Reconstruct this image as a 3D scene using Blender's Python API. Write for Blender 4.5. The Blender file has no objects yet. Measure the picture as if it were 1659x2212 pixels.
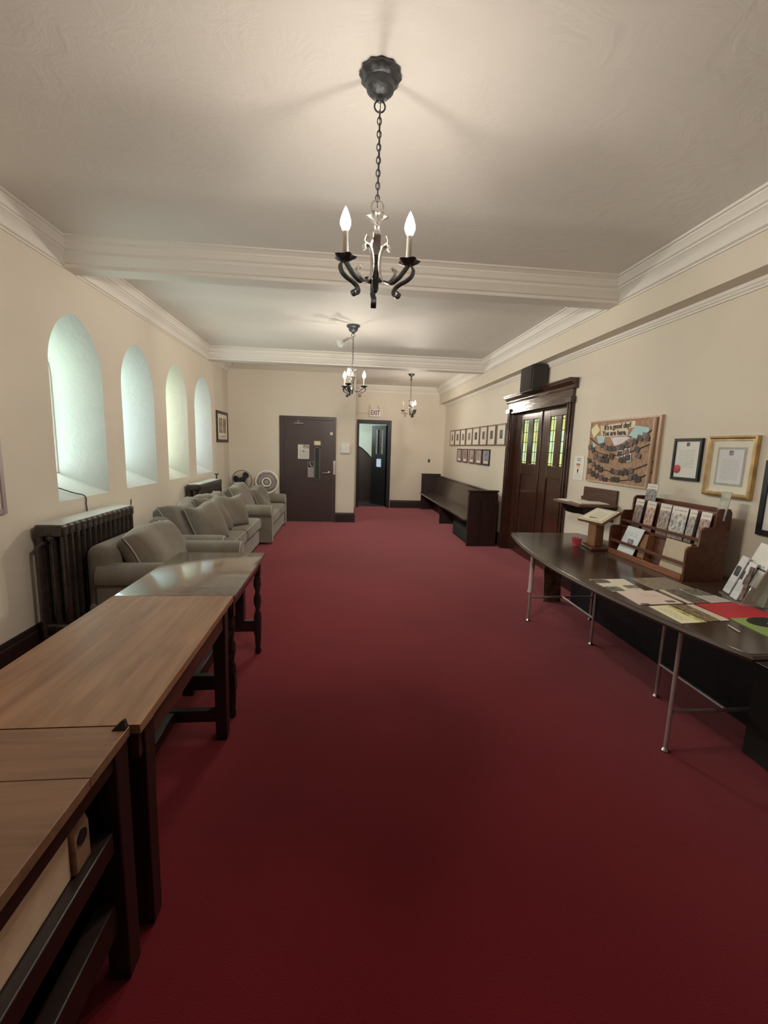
import bpy, bmesh, math, random
from mathutils import Vector, Matrix
random.seed(7)
PI = math.pi
S = bpy.context.scene
COL = S.collection

# ------------------------------------------------------------------ camera
FPX, YAW, PITCH, ROLL, CAMH = 935.0, .0993, -.1490, .0300, 1.55
fw = Vector((math.sin(YAW) * math.cos(PITCH), math.cos(YAW) * math.cos(PITCH), math.sin(PITCH)))
r0 = Vector((math.cos(YAW), -math.sin(YAW), 0))
u0 = r0.cross(fw)
rr = r0 * math.cos(ROLL) + u0 * math.sin(ROLL)
uu = -r0 * math.sin(ROLL) + u0 * math.cos(ROLL)
cd = bpy.data.cameras.new('camera')
cd.sensor_fit = 'VERTICAL'; cd.sensor_height = 24.0; cd.sensor_width = 18.0
cd.lens = FPX * 24.0 / 2212.0
cd.clip_start = .02; cd.clip_end = 60
cam = bpy.data.objects.new('camera', cd); COL.objects.link(cam)
m3 = Matrix((rr, uu, -fw)).transposed()
cam.matrix_world = Matrix.Translation((0, 0, CAMH)) @ m3.to_4x4()
S.camera = cam

# ------------------------------------------------------------------ world, exposure
W = bpy.data.worlds.new('world'); S.world = W; W.use_nodes = True
W.node_tree.nodes['Background'].inputs[0].default_value = (.80, .90, 1.0, 1)
W.node_tree.nodes['Background'].inputs[1].default_value = .6
S.view_settings.view_transform = 'Standard'
S.view_settings.look = 'None'
S.view_settings.gamma = 1.0
S.view_settings.use_curve_mapping = False
S.view_settings.exposure = 0.3
BULB_POWER = 8.4          # strength of one candle bulb
BULB_COL = (1.0, .90, .77)
WIN_STRENGTH = 6.6         # daylight behind the lancet windows

# ------------------------------------------------------------------ helpers: materials
def lin(c):
    return tuple(((v / 255.) / 12.92 if v / 255. <= .04045 else ((v / 255. + .055) / 1.055) ** 2.4) for v in c)

def nt(name):
    m = bpy.data.materials.new(name); m.use_nodes = True
    t = m.node_tree
    return m, t, t.nodes['Principled BSDF']

def node(t, typ, **kw):
    n = t.nodes.new(typ)
    for k, v in kw.items(): setattr(n, k, v)
    return n

def coords(t, kind='Object', scale=(1, 1, 1), rot=(0, 0, 0)):
    c = node(t, 'ShaderNodeTexCoord'); mp = node(t, 'ShaderNodeMapping')
    mp.inputs['Scale'].default_value = scale; mp.inputs['Rotation'].default_value = rot
    t.links.new(c.outputs[kind], mp.inputs[0])
    return mp.outputs[0]

def ramp(t, src, stops):
    r = node(t, 'ShaderNodeValToRGB'); e = r.color_ramp.elements
    while len(e) < len(stops): e.new(.5)
    for el, (p, c) in zip(e, stops):
        el.position = p; el.color = (*c, 1)
    t.links.new(src, r.inputs[0])
    return r.outputs[0]

def bump(t, p, src, strength, dist=.01):
    b = node(t, 'ShaderNodeBump'); b.inputs['Strength'].default_value = strength; b.inputs['Distance'].default_value = dist
    t.links.new(src, b.inputs['Height']); t.links.new(b.outputs[0], p.inputs['Normal'])

def noise(t, vec, scale, detail=3, rough=.55, dist=0):
    n = node(t, 'ShaderNodeTexNoise'); n.inputs['Scale'].default_value = scale; n.inputs['Detail'].default_value = detail
    n.inputs['Roughness'].default_value = rough; n.inputs['Distortion'].default_value = dist
    t.links.new(vec, n.inputs['Vector'])
    return n.outputs[0]

def plain(name, c, rough=.5, metal=0, var=.12, nscale=9, bmp=0, bscale=60, spec=.5, coat=0):
    m, t, p = nt(name)
    v = coords(t)
    n = noise(t, v, nscale)
    a = tuple(max(0, x * (1 - var)) for x in c); b = tuple(min(1, x * (1 + var)) for x in c)
    t.links.new(ramp(t, n, [(.3, a), (.7, b)]), p.inputs['Base Color'])
    p.inputs['Roughness'].default_value = rough; p.inputs['Metallic'].default_value = metal
    p.inputs['Specular IOR Level'].default_value = spec
    p.inputs['Coat Weight'].default_value = coat
    if bmp: bump(t, p, noise(t, v, bscale, 4), bmp)
    return m

def wood(name, c1, c2, rough=.4, axis='Y', scale=1.0, coat=0, spec=.5, bmp=.04, bdist=.004):
    m, t, p = nt(name)
    s = {'X': (1.2, 14, 14), 'Y': (14, 1.2, 14), 'Z': (14, 14, 1.2)}[axis]
    v = coords(t, scale=tuple(k * scale for k in s))
    n = noise(t, v, 2.2, 6, .62, .6)
    v2 = coords(t, scale=(1.3, 1.3, 1.3)); n2 = noise(t, v2, 1.6, 2)
    mx = node(t, 'ShaderNodeMix', data_type='RGBA', blend_type='MULTIPLY')
    mx.inputs['Factor'].default_value = 1
    t.links.new(ramp(t, n, [(.28, c1), (.72, c2)]), mx.inputs['A'])
    t.links.new(ramp(t, n2, [(.25, (.78, .78, .78)), (.75, (1.1, 1.1, 1.1))]), mx.inputs['B'])
    t.links.new(mx.outputs['Result'], p.inputs['Base Color'])
    p.inputs['Roughness'].default_value = rough; p.inputs['Coat Weight'].default_value = coat
    p.inputs['Coat Roughness'].default_value = .15
    p.inputs['Specular IOR Level'].default_value = spec
    bump(t, p, n, bmp, bdist)
    if bdist > .01: t.links.new(p.inputs['Normal'].links[0].from_socket, p.inputs['Coat Normal'])
    return m

def emit(name, c, s, scale=6, var=.25, sample='FRONT'):
    m = bpy.data.materials.new(name); m.use_nodes = True; t = m.node_tree; m.cycles.emission_sampling = sample
    t.nodes.remove(t.nodes['Principled BSDF'])
    e = node(t, 'ShaderNodeEmission'); e.inputs[1].default_value = s
    n = noise(t, coords(t), scale, 2)
    t.links.new(ramp(t, n, [(.3, tuple(x * (1 - var) for x in c)), (.7, tuple(x * (1 + var * .5) for x in c))]), e.inputs[0])
    t.links.new(e.outputs[0], t.nodes['Material Output'].inputs[0])
    return m

def page(name, paper, ink, plane='YZ', rows=14, margin=(.12, .88, .12, .62), rough=.6, blob=None):
    """printed sheet: rows of dashes inside a margin box, in the sheet's own 0..1 frame; blob=(u,v,ru,rv,colour) a printed picture"""
    m, t, p = nt(name)
    c = node(t, 'ShaderNodeTexCoord'); sp = node(t, 'ShaderNodeSeparateXYZ'); t.links.new(c.outputs['Generated'], sp.inputs[0])
    ax = {'YZ': ('Y', 'Z'), 'XZ': ('X', 'Z'), 'XY': ('X', 'Y'), 'YX': ('Y', 'X')}[plane]
    U, V = sp.outputs[ax[0]], sp.outputs[ax[1]]
    cb = node(t, 'ShaderNodeCombineXYZ'); t.links.new(U, cb.inputs[0]); t.links.new(V, cb.inputs[1])
    br = node(t, 'ShaderNodeTexBrick'); br.inputs['Scale'].default_value = 1
    br.inputs['Color1'].default_value = (1, 1, 1, 1); br.inputs['Color2'].default_value = (.6, .6, .6, 1); br.inputs['Mortar'].default_value = (0, 0, 0, 1)
    br.inputs['Mortar Size'].default_value = .35 / rows * .9; br.inputs['Row Height'].default_value = 1. / rows; br.inputs['Brick Width'].default_value = .21
    br.offset = .37
    t.links.new(cb.outputs[0], br.inputs['Vector'])
    def mth(op, a, b):
        n = node(t, 'ShaderNodeMath', operation=op)
        for i, x in enumerate((a, b)):
            if isinstance(x, (int, float)): n.inputs[i].default_value = x
            else: t.links.new(x, n.inputs[i])
        return n.outputs[0]
    mask = mth('MULTIPLY', mth('MULTIPLY', mth('GREATER_THAN', U, margin[0]), mth('LESS_THAN', U, margin[1])), mth('MULTIPLY', mth('GREATER_THAN', V, margin[2]), mth('LESS_THAN', V, margin[3])))
    fac = mth('MULTIPLY', mask, br.outputs['Color'])
    mx = node(t, 'ShaderNodeMix', data_type='RGBA'); t.links.new(fac, mx.inputs['Factor'])
    mx.inputs['A'].default_value = (*paper, 1); mx.inputs['B'].default_value = (*ink, 1)
    out = mx.outputs['Result']
    for bl in (blob or []):
        bu, bv, ru, rv, bc = bl
        du = mth('POWER', mth('ABSOLUTE', mth('DIVIDE', mth('SUBTRACT', U, bu), ru), 0), 6)
        dv = mth('POWER', mth('ABSOLUTE', mth('DIVIDE', mth('SUBTRACT', V, bv), rv), 0), 6)
        inside = mth('LESS_THAN', mth('ADD', du, dv), 1)
        nz = noise(t, cb.outputs[0], 7, 4)
        pc = ramp(t, nz, [(.35, tuple(x * .35 for x in bc)), (.5, bc), (.68, tuple(min(1, x * 1.7 + .05) for x in bc))])
        m2 = node(t, 'ShaderNodeMix', data_type='RGBA'); t.links.new(inside, m2.inputs['Factor'])
        t.links.new(out, m2.inputs['A']); t.links.new(pc, m2.inputs['B']); out = m2.outputs['Result']
    t.links.new(out, p.inputs['Base Color']); p.inputs['Roughness'].default_value = rough
    return m

# ------------------------------------------------------------------ helpers: meshes
class MB:
    def __init__(s): s.v = []; s.f = []; s.mi = []; s.cur = 0
    def _f(s, idx): s.f.append(tuple(idx)); s.mi.append(s.cur)
    def box(s, x0, y0, z0, x1, y1, z1, M=None):
        b = len(s.v)
        P = [(x0, y0, z0), (x1, y0, z0), (x1, y1, z0), (x0, y1, z0), (x0, y0, z1), (x1, y0, z1), (x1, y1, z1), (x0, y1, z1)]
        s.v += [tuple(M @ Vector(p)) if M else p for p in P]
        for q in ((0, 3, 2, 1), (4, 5, 6, 7), (0, 1, 5, 4), (1, 2, 6, 5), (2, 3, 7, 6), (3, 0, 4, 7)): s._f([b + i for i in q])
        return s
    def loft(s, loops, closed=True, caps=True):
        b = len(s.v); n = len(loops[0])
        for L in loops: s.v += [tuple(p) for p in L]
        for i in range(len(loops) - 1):
            for j in range(n if closed else n - 1):
                k = (j + 1) % n
                s._f((b + i * n + j, b + i * n + k, b + (i + 1) * n + k, b + (i + 1) * n + j))
        if caps and closed:
            s._f([b + j for j in range(n)][::-1]); s._f([b + (len(loops) - 1) * n + j for j in range(n)])
        return s
    def prism(s, poly, fn0, fn1):
        return s.loft([[fn0(*p) for p in poly], [fn1(*p) for p in poly]])
    def tube(s, path, r, n=8, closed=False):
        P = [Vector(p) for p in path]; loops = []; N = len(P)
        up = Vector((0, 0, 1)); prev = None
        for i in range(N):
            if closed: d = P[(i + 1) % N] - P[i - 1]
            else: d = P[min(i + 1, N - 1)] - P[max(i - 1, 0)]
            d.normalize()
            if prev is None:
                a = up if abs(d.z) < .9 else Vector((1, 0, 0))
                x = d.cross(a).normalized()
            else:
                x = (prev - d * prev.dot(d)).normalized()
            prev = x; y = d.cross(x)
            rad = r[i] if isinstance(r, (list, tuple)) else r
            loops.append([P[i] + (x * math.cos(2 * PI * k / n) + y * math.sin(2 * PI * k / n)) * rad for k in range(n)])
        if closed:
            loops.append(loops[0]); return s.loft(loops, caps=False)
        return s.loft(loops)
    def cyl(s, p0, p1, r0, r1=None, n=16): return s.tube([p0, p1], [r0, r0 if r1 is None else r1], n)
    def lathe(s, prof, n=24, c=(0, 0, 0), axis='Z', wav=None):
        loops = []
        for q in prof:
            r, z = q[0], q[1]
            L = []
            for k in range(n):
                a = 2 * PI * k / n; R = max(r, 1e-4)
                if wav and len(q) > 2: R *= 1 + q[2] * math.cos(wav * a)
                p = (R * math.cos(a), R * math.sin(a), z)
                if axis == 'Y': p = (p[0], z, p[1])
                if axis == 'X': p = (z, p[0], p[1])
                L.append((p[0] + c[0], p[1] + c[1], p[2] + c[2]))
            loops.append(L)
        return s.loft(loops)
    def ribbon(s, path, wvec, w, th):
        P = [Vector(p) for p in path]; wv = Vector(wvec).normalized(); loops = []
        for i in range(len(P)):
            d = (P[min(i + 1, len(P) - 1)] - P[max(i - 1, 0)]).normalized(); nn = d.cross(wv).normalized()
            loops.append([P[i] + wv * (w / 2) * a + nn * (th / 2) * b for a, b in ((-1, -1), (1, -1), (1, 1), (-1, 1))])
        return s.loft(loops)
    def mesh(s, name, mats, smooth=35):
        me = bpy.data.meshes.new(name); me.from_pydata(s.v, [], s.f)
        bm = bmesh.new(); bm.from_mesh(me); bmesh.ops.recalc_face_normals(bm, faces=bm.faces); bm.to_mesh(me); bm.free()
        for m in (mats if isinstance(mats, (list, tuple)) else [mats]): me.materials.append(m)
        for p, i in zip(me.polygons, s.mi): p.material_index = i
        if smooth:
            me.polygons.foreach_set('use_smooth', [True] * len(me.polygons))
            me.set_sharp_from_angle(angle=math.radians(smooth))
        me.update()
        return me

def rbox(mb, x0, y0, z0, x1, y1, z1, r=.02, n=3, M=None):
    """box with all edges rounded"""
    bm = bmesh.new()
    bmesh.ops.create_cube(bm, size=1)
    for v in bm.verts:
        v.co = Vector(((x0 + x1) / 2 + v.co.x * (x1 - x0), (y0 + y1) / 2 + v.co.y * (y1 - y0), (z0 + z1) / 2 + v.co.z * (z1 - z0)))
    bmesh.ops.bevel(bm, geom=bm.edges[:], offset=r, segments=n, affect='EDGES', profile=.5)
    b = len(mb.v); bm.verts.index_update()
    for v in bm.verts: mb.v.append(tuple(M @ v.co if M else v.co))
    for f in bm.faces: mb._f([b + v.index for v in f.verts])
    bm.free()
    return mb

def spline(pts, k=6):
    P = [Vector(p) for p in pts]; out = []
    for i in range(len(P) - 1):
        a, b, c, d = P[max(i - 1, 0)], P[i], P[i + 1], P[min(i + 2, len(P) - 1)]
        for j in range(k):
            t = j / k
            out.append(.5 * ((2 * b) + (c - a) * t + (2 * a - 5 * b + 4 * c - d) * t * t + (3 * b - a - 3 * c + d) * t ** 3))
    out.append(P[-1]); return out

# ------------------------------------------------------------------ helpers: objects
def tag(o, label=None, cat=None, group=None, kind=None):
    if label: o['label'] = label
    if cat: o['category'] = cat
    if group: o['group'] = group
    if kind: o['kind'] = kind
    return o

def thing(name, label, cat, loc=(0, 0, 0), rotz=0, group=None, kind=None):
    o = bpy.data.objects.new(name, None); COL.objects.link(o)
    o.location = loc; o.rotation_euler = (0, 0, rotz); o.empty_display_size = .1
    return tag(o, label, cat, group, kind)

def pm(parent):
    return Matrix.Translation(parent.location) @ parent.rotation_euler.to_matrix().to_4x4() if parent.parent is None else pm(parent.parent) @ parent.matrix_parent_inverse @ parent.matrix_basis

def put(name, data, mats=None, parent=None, world=True, bevel=0, smooth=35, M=None):
    me = data.mesh(name, mats, smooth) if isinstance(data, MB) else data
    o = bpy.data.objects.new(name, me); COL.objects.link(o)
    if M is not None: o.matrix_basis = M
    if parent is not None:
        o.parent = parent
        if world: o.matrix_parent_inverse = pm(parent).inverted()
    if bevel:
        b = o.modifiers.new('bevel', 'BEVEL'); b.width = bevel; b.segments = 2; b.limit_method = 'ANGLE'; b.angle_limit = math.radians(40)
    return o

def single(name, mb, mat, label, cat, group=None, bevel=0, smooth=35):
    return tag(put(name, mb, mat, bevel=bevel, smooth=smooth), label, cat, group)

def struct(name, mb, mat, parent=None, label=None, bevel=0, smooth=35):
    o = put(name, mb, mat, parent, bevel=bevel, smooth=smooth)
    if parent is None: o['kind'] = 'structure'
    if label: o['label'] = label
    return o

def copy_tree(o, parent=None):
    c = o.copy(); COL.objects.link(c); c.parent = parent
    for ch in list(o.children): copy_tree(ch, c)
    return c

def text(body, size, mat, extrude=.0015, bold=0):
    cu = bpy.data.curves.new('t', 'FONT'); cu.body = body; cu.size = size; cu.extrude = extrude; cu.offset = bold
    cu.align_x = 'CENTER'; cu.align_y = 'CENTER'; cu.resolution_u = 3
    ob = bpy.data.objects.new('t', cu); COL.objects.link(ob)
    me = bpy.data.meshes.new_from_object(ob)
    bpy.data.objects.remove(ob); me.materials.clear(); me.materials.append(mat)
    return me

def frameM(o, x, y):   # matrix from origin and two axes
    x = Vector(x).normalized(); y = Vector(y); z = x.cross(y).normalized(); y = z.cross(x)
    m = Matrix((x, y, z)).transposed().to_4x4(); m.translation = Vector(o); return m

# ------------------------------------------------------------------ materials
def plaster(name, c, bs=.25, vs=.06):
    m, t, p = nt(name)
    v = coords(t)
    n = noise(t, v, 1.1, 4, .6, .8)
    t.links.new(ramp(t, n, [(.25, tuple(x * (1 - vs) for x in c)), (.75, tuple(min(1, x * (1 + vs)) for x in c))]), p.inputs['Base Color'])
    n2 = noise(t, v, 5, 5, .6, 1.6)
    bump(t, p, n2, bs, .012)
    p.inputs['Roughness'].default_value = .62; p.inputs['Specular IOR Level'].default_value = .3
    return m
MAT = {}
MAT['wall'] = plaster('cream_wall_paint', (.70, .64, .54), .10, .035)
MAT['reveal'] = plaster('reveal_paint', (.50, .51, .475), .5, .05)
MAT['ceil'] = plaster('ceiling_plaster', (.78, .755, .71), .38, .035)
MAT['trim'] = plaster('trim_paint', (.76, .73, .675), .05, .03)
MAT['mint'] = plaster('mint_wall_paint', (.70, .75, .69), .08, .03)

def carpet():
    m, t, p = nt('red_carpet')
    v = coords(t)
    n = noise(t, v, 260, 3, .7); n2 = noise(t, v, 1.3, 3)
    mx = node(t, 'ShaderNodeMix', data_type='RGBA', blend_type='MULTIPLY'); mx.inputs['Factor'].default_value = 1
    t.links.new(ramp(t, n, [(.25, (.075, .0035, .007)), (.75, (.185, .011, .018))]), mx.inputs['A'])
    t.links.new(ramp(t, n2, [(.3, (.88, .86, .86)), (.7, (1.08, 1.08, 1.08))]), mx.inputs['B'])
    t.links.new(mx.outputs['Result'], p.inputs['Base Color'])
    p.inputs['Roughness'].default_value = .95; p.inputs['Specular IOR Level'].default_value = .1
    p.inputs['Sheen Weight'].default_value = .85; p.inputs['Sheen Roughness'].default_value = .38
    p.inputs['Sheen Tint'].default_value = (1, .40, .44, 1)
    bump(t, p, n, .5, .006)
    return m
MAT['carpet'] = carpet()
MAT['dark'] = wood('dark_stained_wood', (.016, .008, .007), (.04, .018, .014), .32, 'Z', 1)
MAT['darkY'] = wood('dark_stained_trim', (.016, .009, .008), (.04, .02, .016), .4, 'Y', 1)
MAT['darkX'] = wood('dark_stained_board', (.016, .009, .008), (.04, .02, .016), .4, 'X', 1)
MAT['varn'] = wood('varnished_door_wood', (.028, .011, .007), (.075, .03, .018), .2, 'Z', 1, coat=.6)
MAT['varnY'] = wood('varnished_lintel_wood', (.028, .011, .007), (.075, .03, .018), .14, 'Y', 1, coat=.8, bmp=.55, bdist=.012)
MAT['top1'] = wood('glossy_walnut_top', (.085, .055, .036), (.17, .115, .078), .10, 'X', 1, coat=1.0, bmp=.01)
MAT['top2'] = wood('worn_oak_top', (.19, .098, .05), (.37, .205, .112), .36, 'Y', .7)
MAT['top3'] = wood('brown_desk_top', (.14, .073, .04), (.26, .143, .08), .45, 'X', .7)
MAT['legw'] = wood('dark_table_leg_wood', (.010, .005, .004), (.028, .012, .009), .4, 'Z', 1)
MAT['apron'] = wood('red_brown_apron_wood', (.045, .016, .011), (.10, .038, .024), .4, 'Y', 1)
MAT['pew'] = wood('pew_oak', (.04, .027, .019), (.085, .058, .042), .26, 'Y', 1, coat=.4)
MAT['pewend'] = wood('pew_end_oak', (.02, .010, .009), (.05, .024, .02), .36, 'Z', 1)
MAT['rtop'] = wood('dark_boat_table_top', (.035, .022, .015), (.075, .047, .032), .2, 'Y', .7, coat=.25)
MAT['rack'] = wood('rack_mahogany', (.07, .022, .012), (.15, .05, .025), .35, 'Y', 1)
MAT['rackl'] = wood('rack_front_wood', (.19, .065, .03), (.30, .115, .055), .4, 'Y', 1)
MAT['oak'] = wood('golden_oak', (.22, .10, .04), (.38, .19, .08), .4, 'Z', 1.4)
MAT['oakY'] = wood('bamboo_cane', (.52, .36, .24), (.72, .53, .38), .45, 'Z', 1.4)
MAT['bdoor'] = plain('brown_painted_door', (.052, .030, .029), .42, var=.08, nscale=3)
MAT['black'] = plain('black_metal_paint', (.018, .019, .022), .45, .3, .2, 20)
MAT['iron'] = plain('wrought_iron', (.10, .105, .115), .42, .7, .25, 30, .2, 90)
MAT['silver'] = plain('brushed_pewter', (.62, .59, .55), .3, .8, .2, 30, .2, 90)
MAT['chrome'] = plain('chrome_steel', (.62, .62, .63), .2, 1, .06)
MAT['grey'] = plain('grey_leg_paint', (.46, .40, .40), .4, .5, .12)
MAT['speaker'] = plain('speaker_cabinet', (.034, .027, .026), .5, 0, .2, 30)
MAT['grillecloth'] = plain('speaker_cloth', (.040, .034, .028), .9, 0, .3, 200)
MAT['rad'] = plain('radiator_bronze_paint', (.045, .035, .031), .22, .25, .25, 25, .1, 80, coat=.6)
MAT['white'] = plain('white_paint', (.78, .77, .74), .5, 0, .05)
MAT['plastic'] = plain('white_plastic', (.70, .69, .65), .4, 0, .04)
MAT['paper'] = plain('white_paper', (.80, .79, .76), .7, 0, .04)
MAT['bluepaper'] = plain('light_blue_paper', (.45, .66, .70), .7, 0, .06)
MAT['yellowpaper'] = plain('pale_yellow_paper', (.78, .72, .45), .7, 0, .08)
MAT['redpaper'] = plain('red_paper', (.55, .035, .05), .6, 0, .1)
MAT['greenpaper'] = plain('green_folder_paper', (.27, .40, .13), .6, 0, .1)
MAT['cork'] = plain('cork_board', (.42, .27, .18), .9, 0, .25, 40, .3, 150)
MAT['gold'] = plain('gilded_frame', (.55, .38, .17), .35, .7, .25, 14)
MAT['goldl'] = plain('gilded_frame_edge', (.80, .70, .50), .35, .3, .15, 14)
MAT['matb'] = plain('cream_mount_board', (.74, .70, .60), .8, 0, .04)
MAT['lilac'] = plain('lilac_mount_board', (.55, .51, .52), .8, 0, .05)
MAT['browncard'] = plain('brown_frame_wood', (.20, .12, .075), .45, 0, .2, 20)
MAT['redframe'] = plain('red_brown_frame_wood', (.13, .045, .03), .45, 0, .2, 20)
MAT['photo'] = plain('snapshot_print', (.055, .04, .035), .4, 0, .75, 45)
MAT['photo2'] = plain('faded_snapshot_print', (.16, .11, .10), .4, 0, .75, 45)
MAT['garland'] = plain('garland_twine', (.07, .05, .04), .9, 0, .4, 80)
MAT['red'] = plain('red_wax', (.5, .04, .04), .5, 0, .15)
MAT['ink'] = plain('ink', (.03, .02, .02), .6, 0, .1)
MAT['exitred'] = plain('exit_lettering', (.20, .07, .06), .5, 0, .1)
MAT['cream'] = plain('cream_laminate', (.62, .47, .33), .45, 0, .08, 20)
MAT['mottle'] = plain('mottled_print', (.17, .10, .06), .6, 0, .7, 12)
MAT['cord'] = plain('cord_rubber', (.035, .03, .028), .5, 0, .1)
MAT['blade'] = plain('black_fan_plastic', (.012, .014, .018), .35, 0, .1)
MAT['cream_pl'] = plain('ivory_fan_plastic', (.76, .71, .62), .4, 0, .05)
MAT['acr'] = plain('green_tinted_acrylic', (.42, .46, .36), .15, 0, .1)

def fabric():
    m, t, p = nt('grey_green_upholstery')
    v = coords(t)
    n = noise(t, v, 220, 3, .7); n2 = noise(t, v, 6, 3)
    mx = node(t, 'ShaderNodeMix', data_type='RGBA', blend_type='MULTIPLY'); mx.inputs['Factor'].default_value = 1
    t.links.new(ramp(t, n, [(.3, (.125, .108, .084)), (.7, (.24, .213, .172))]), mx.inputs['A'])
    t.links.new(ramp(t, n2, [(.3, (.85, .85, .83)), (.7, (1.1, 1.1, 1.1))]), mx.inputs['B'])
    t.links.new(mx.outputs['Result'], p.inputs['Base Color'])
    p.inputs['Roughness'].default_value = .9; p.inputs['Sheen Weight'].default_value = .3
    p.inputs['Specular IOR Level'].default_value = .2
    bump(t, p, n, .35, .004)
    return m
MAT['fabric'] = fabric()
MAT['piping'] = plain('pale_piping', (.40, .37, .31), .8, 0, .1)

def glassy(name, c, alpha=.35, rough=.08):
    m, t, p = nt(name)
    n = noise(t, coords(t), 4)
    t.links.new(ramp(t, n, [(.3, tuple(x * .9 for x in c)), (.7, c)]), p.inputs['Base Color'])
    p.inputs['Roughness'].default_value = rough; p.inputs['Alpha'].default_value = alpha
    return m
MAT['acrylic'] = glassy('clear_acrylic', (.75, .78, .70), .28)
MAT['redglass'] = glassy('red_glass', (.62, .06, .09), .55)
MAT['fanfilm'] = glassy('smoky_fan_blades', (.30, .26, .26), .6)
MAT['wire'] = glassy('safety_glass', (.05, .06, .055), 1, .15)

def bulbmat(name, on):
    m = bpy.data.materials.new(name); m.use_nodes = True; t = m.node_tree
    m.cycles.emission_sampling = 'NONE'; t.nodes.remove(t.nodes['Principled BSDF'])
    tr = node(t, 'ShaderNodeBsdfTransparent'); e = node(t, 'ShaderNodeEmission')
    n = noise(t, coords(t), 3)
    t.links.new(ramp(t, n, [(.3, (1, .90, .74)), (.7, (1, .94, .82))]), e.inputs[0]); e.inputs[1].default_value = on
    tr.inputs[0].default_value = (.9, .9, .9, 1)
    a = node(t, 'ShaderNodeAddShader'); t.links.new(tr.outputs[0], a.inputs[0]); t.links.new(e.outputs[0], a.inputs[1])
    t.links.new(a.outputs[0], t.nodes['Material Output'].inputs[0])
    return m
MAT['bulb'] = bulbmat('lit_bulb_glass', 12.0)
MAT['bulboff'] = plain('unlit_bulb_glass', (.85, .82, .75), .2, 0, .03)

# ------------------------------------------------------------------ room constants
XL, XR, H = -2.2, 2.6, 3.05
YB, YD, YA = -5.5, 8.8, 11.05
XP = .25            # corner of the block that holds the brown door

# ------------------------------------------------------------------ floor and ceiling
struct('floor', MB().box(XL - .5, YB - .2, -.1, XR + .4, YA + .16, 0), MAT['carpet'])
struct('ceiling', MB().box(XL - .5, YB - .2, H, XR + .4, YA + .2, H + .12), MAT['ceil'])

# ------------------------------------------------------------------ wall_left with four deep lancet reveals
WINS = [(3.59, 4.33), (4.675, 5.43), (5.785, 6.535), (6.85, 7.68)]
DEP = .36
def lancet(yc, hw, z0, zs, rise, n=10):
    c = (rise * rise - hw * hw) / (2 * hw) if rise > hw else 1e-3
    R = hw + c
    pts = [(yc - hw, z0), (yc + hw, z0), (yc + hw, zs)]
    a1 = math.atan2(rise, c)
    for i in range(1, n + 1):
        a = a1 * i / n; pts.append((yc - c + R * math.cos(a), zs + R * math.sin(a)))
    for i in range(n - 1, 0, -1):
        a = a1 * i / n; pts.append((yc + c - R * math.cos(a), zs + R * math.sin(a)))
    pts.append((yc - hw, zs))
    return pts
def wall_with_holes(x, outer, holes):
    bm = bmesh.new(); edges = []
    for L in [outer] + holes:
        vs = [bm.verts.new((x, y, z)) for y, z in L]
        for i in range(len(vs)): edges.append(bm.edges.new((vs[i], vs[(i + 1) % len(vs)])))
    bmesh.ops.triangle_fill(bm, use_beauty=True, edges=edges)
    bm.verts.index_update()
    V = [tuple(v.co) for v in bm.verts]; F = [[v.index for v in f.verts] for f in bm.faces]; bm.free()
    return V, F
inner = []; outerw = []
for a, b in WINS:
    yc, hw = (a + b) / 2, (b - a) / 2
    inner.append(lancet(yc, hw, 1.048, 2.085, .465))
    outerw.append(lancet(yc, .215, 1.24, 2.06, .32))
wl = MB()
rect = [(YB - .1, -.05), (YD + .3, -.05), (YD + .3, H + .05), (YB - .1, H + .05)]
for x, hs in ((XL, inner), (XL - DEP - .03, outerw)):
    V, F = wall_with_holes(x, rect, hs); b = len(wl.v); wl.v += V
    for f in F: wl._f([b + i for i in f])
wl.cur = 1
for hi, ho in zip(inner, outerw):
    wl.loft([[(XL, y, z) for y, z in hi], [(XL - DEP, y, z) for y, z in ho], [(XL - DEP - .03, y, z) for y, z in ho]], caps=False)
struct('wall_left', wl, [MAT['wall'], MAT['reveal']])
WCOL = [(.80, .95, .93), (.80, .94, 1.0), (.95, 1.0, .82), (.82, .94, 1.0)]
lead = MAT['black']
for i, (a, b) in enumerate(WINS):
    yc = (a + b) / 2; xg = XL - DEP - .01
    o = thing('window_%d' % (i + 1), None, None, (xg, yc, 1.24), kind='structure')
    gm = [emit('window_glass_%d_%d' % (i, k), tuple(min(1, c * d) for c, d in zip(WCOL[i], tint)), WIN_STRENGTH, 5, .15) for k, tint in enumerate(((1, 1, 1), (.90, 1, .86), (.90, .97, 1)))]
    ol = outerw[i]
    put('window_frame', MB().tube([(xg + .012, y, z) for y, z in ol], .013, 6, True), MAT['trim'], o)
    for c in range(2):
        for rw in range(7):
            z0 = 1.24 + rw * .1171
            y0 = yc - .215 + c * .215
            put('pane', MB().box(xg - .004, y0 + .004, z0 + .004, xg + .004, y0 + .211, z0 + .1135), gm[(rw * 2 + c * 3 + i) % 3], o)
    arch = [p for p in ol if p[1] >= 2.06]
    put('pane', MB().prism(arch, lambda y, z: (xg - .004, y, z), lambda y, z: (xg + .004, y, z)), gm[1], o)
    put('lead_came', MB().box(xg - .006, yc - .005, 1.24, xg + .008, yc + .005, 2.06), lead, o)
    for rw in range(1, 8):
        z = 1.24 + rw * .1171
        put('lead_came', MB().box(xg - .006, yc - .215, z - .004, xg + .008, yc + .215, z + .004), lead, o)

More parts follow.
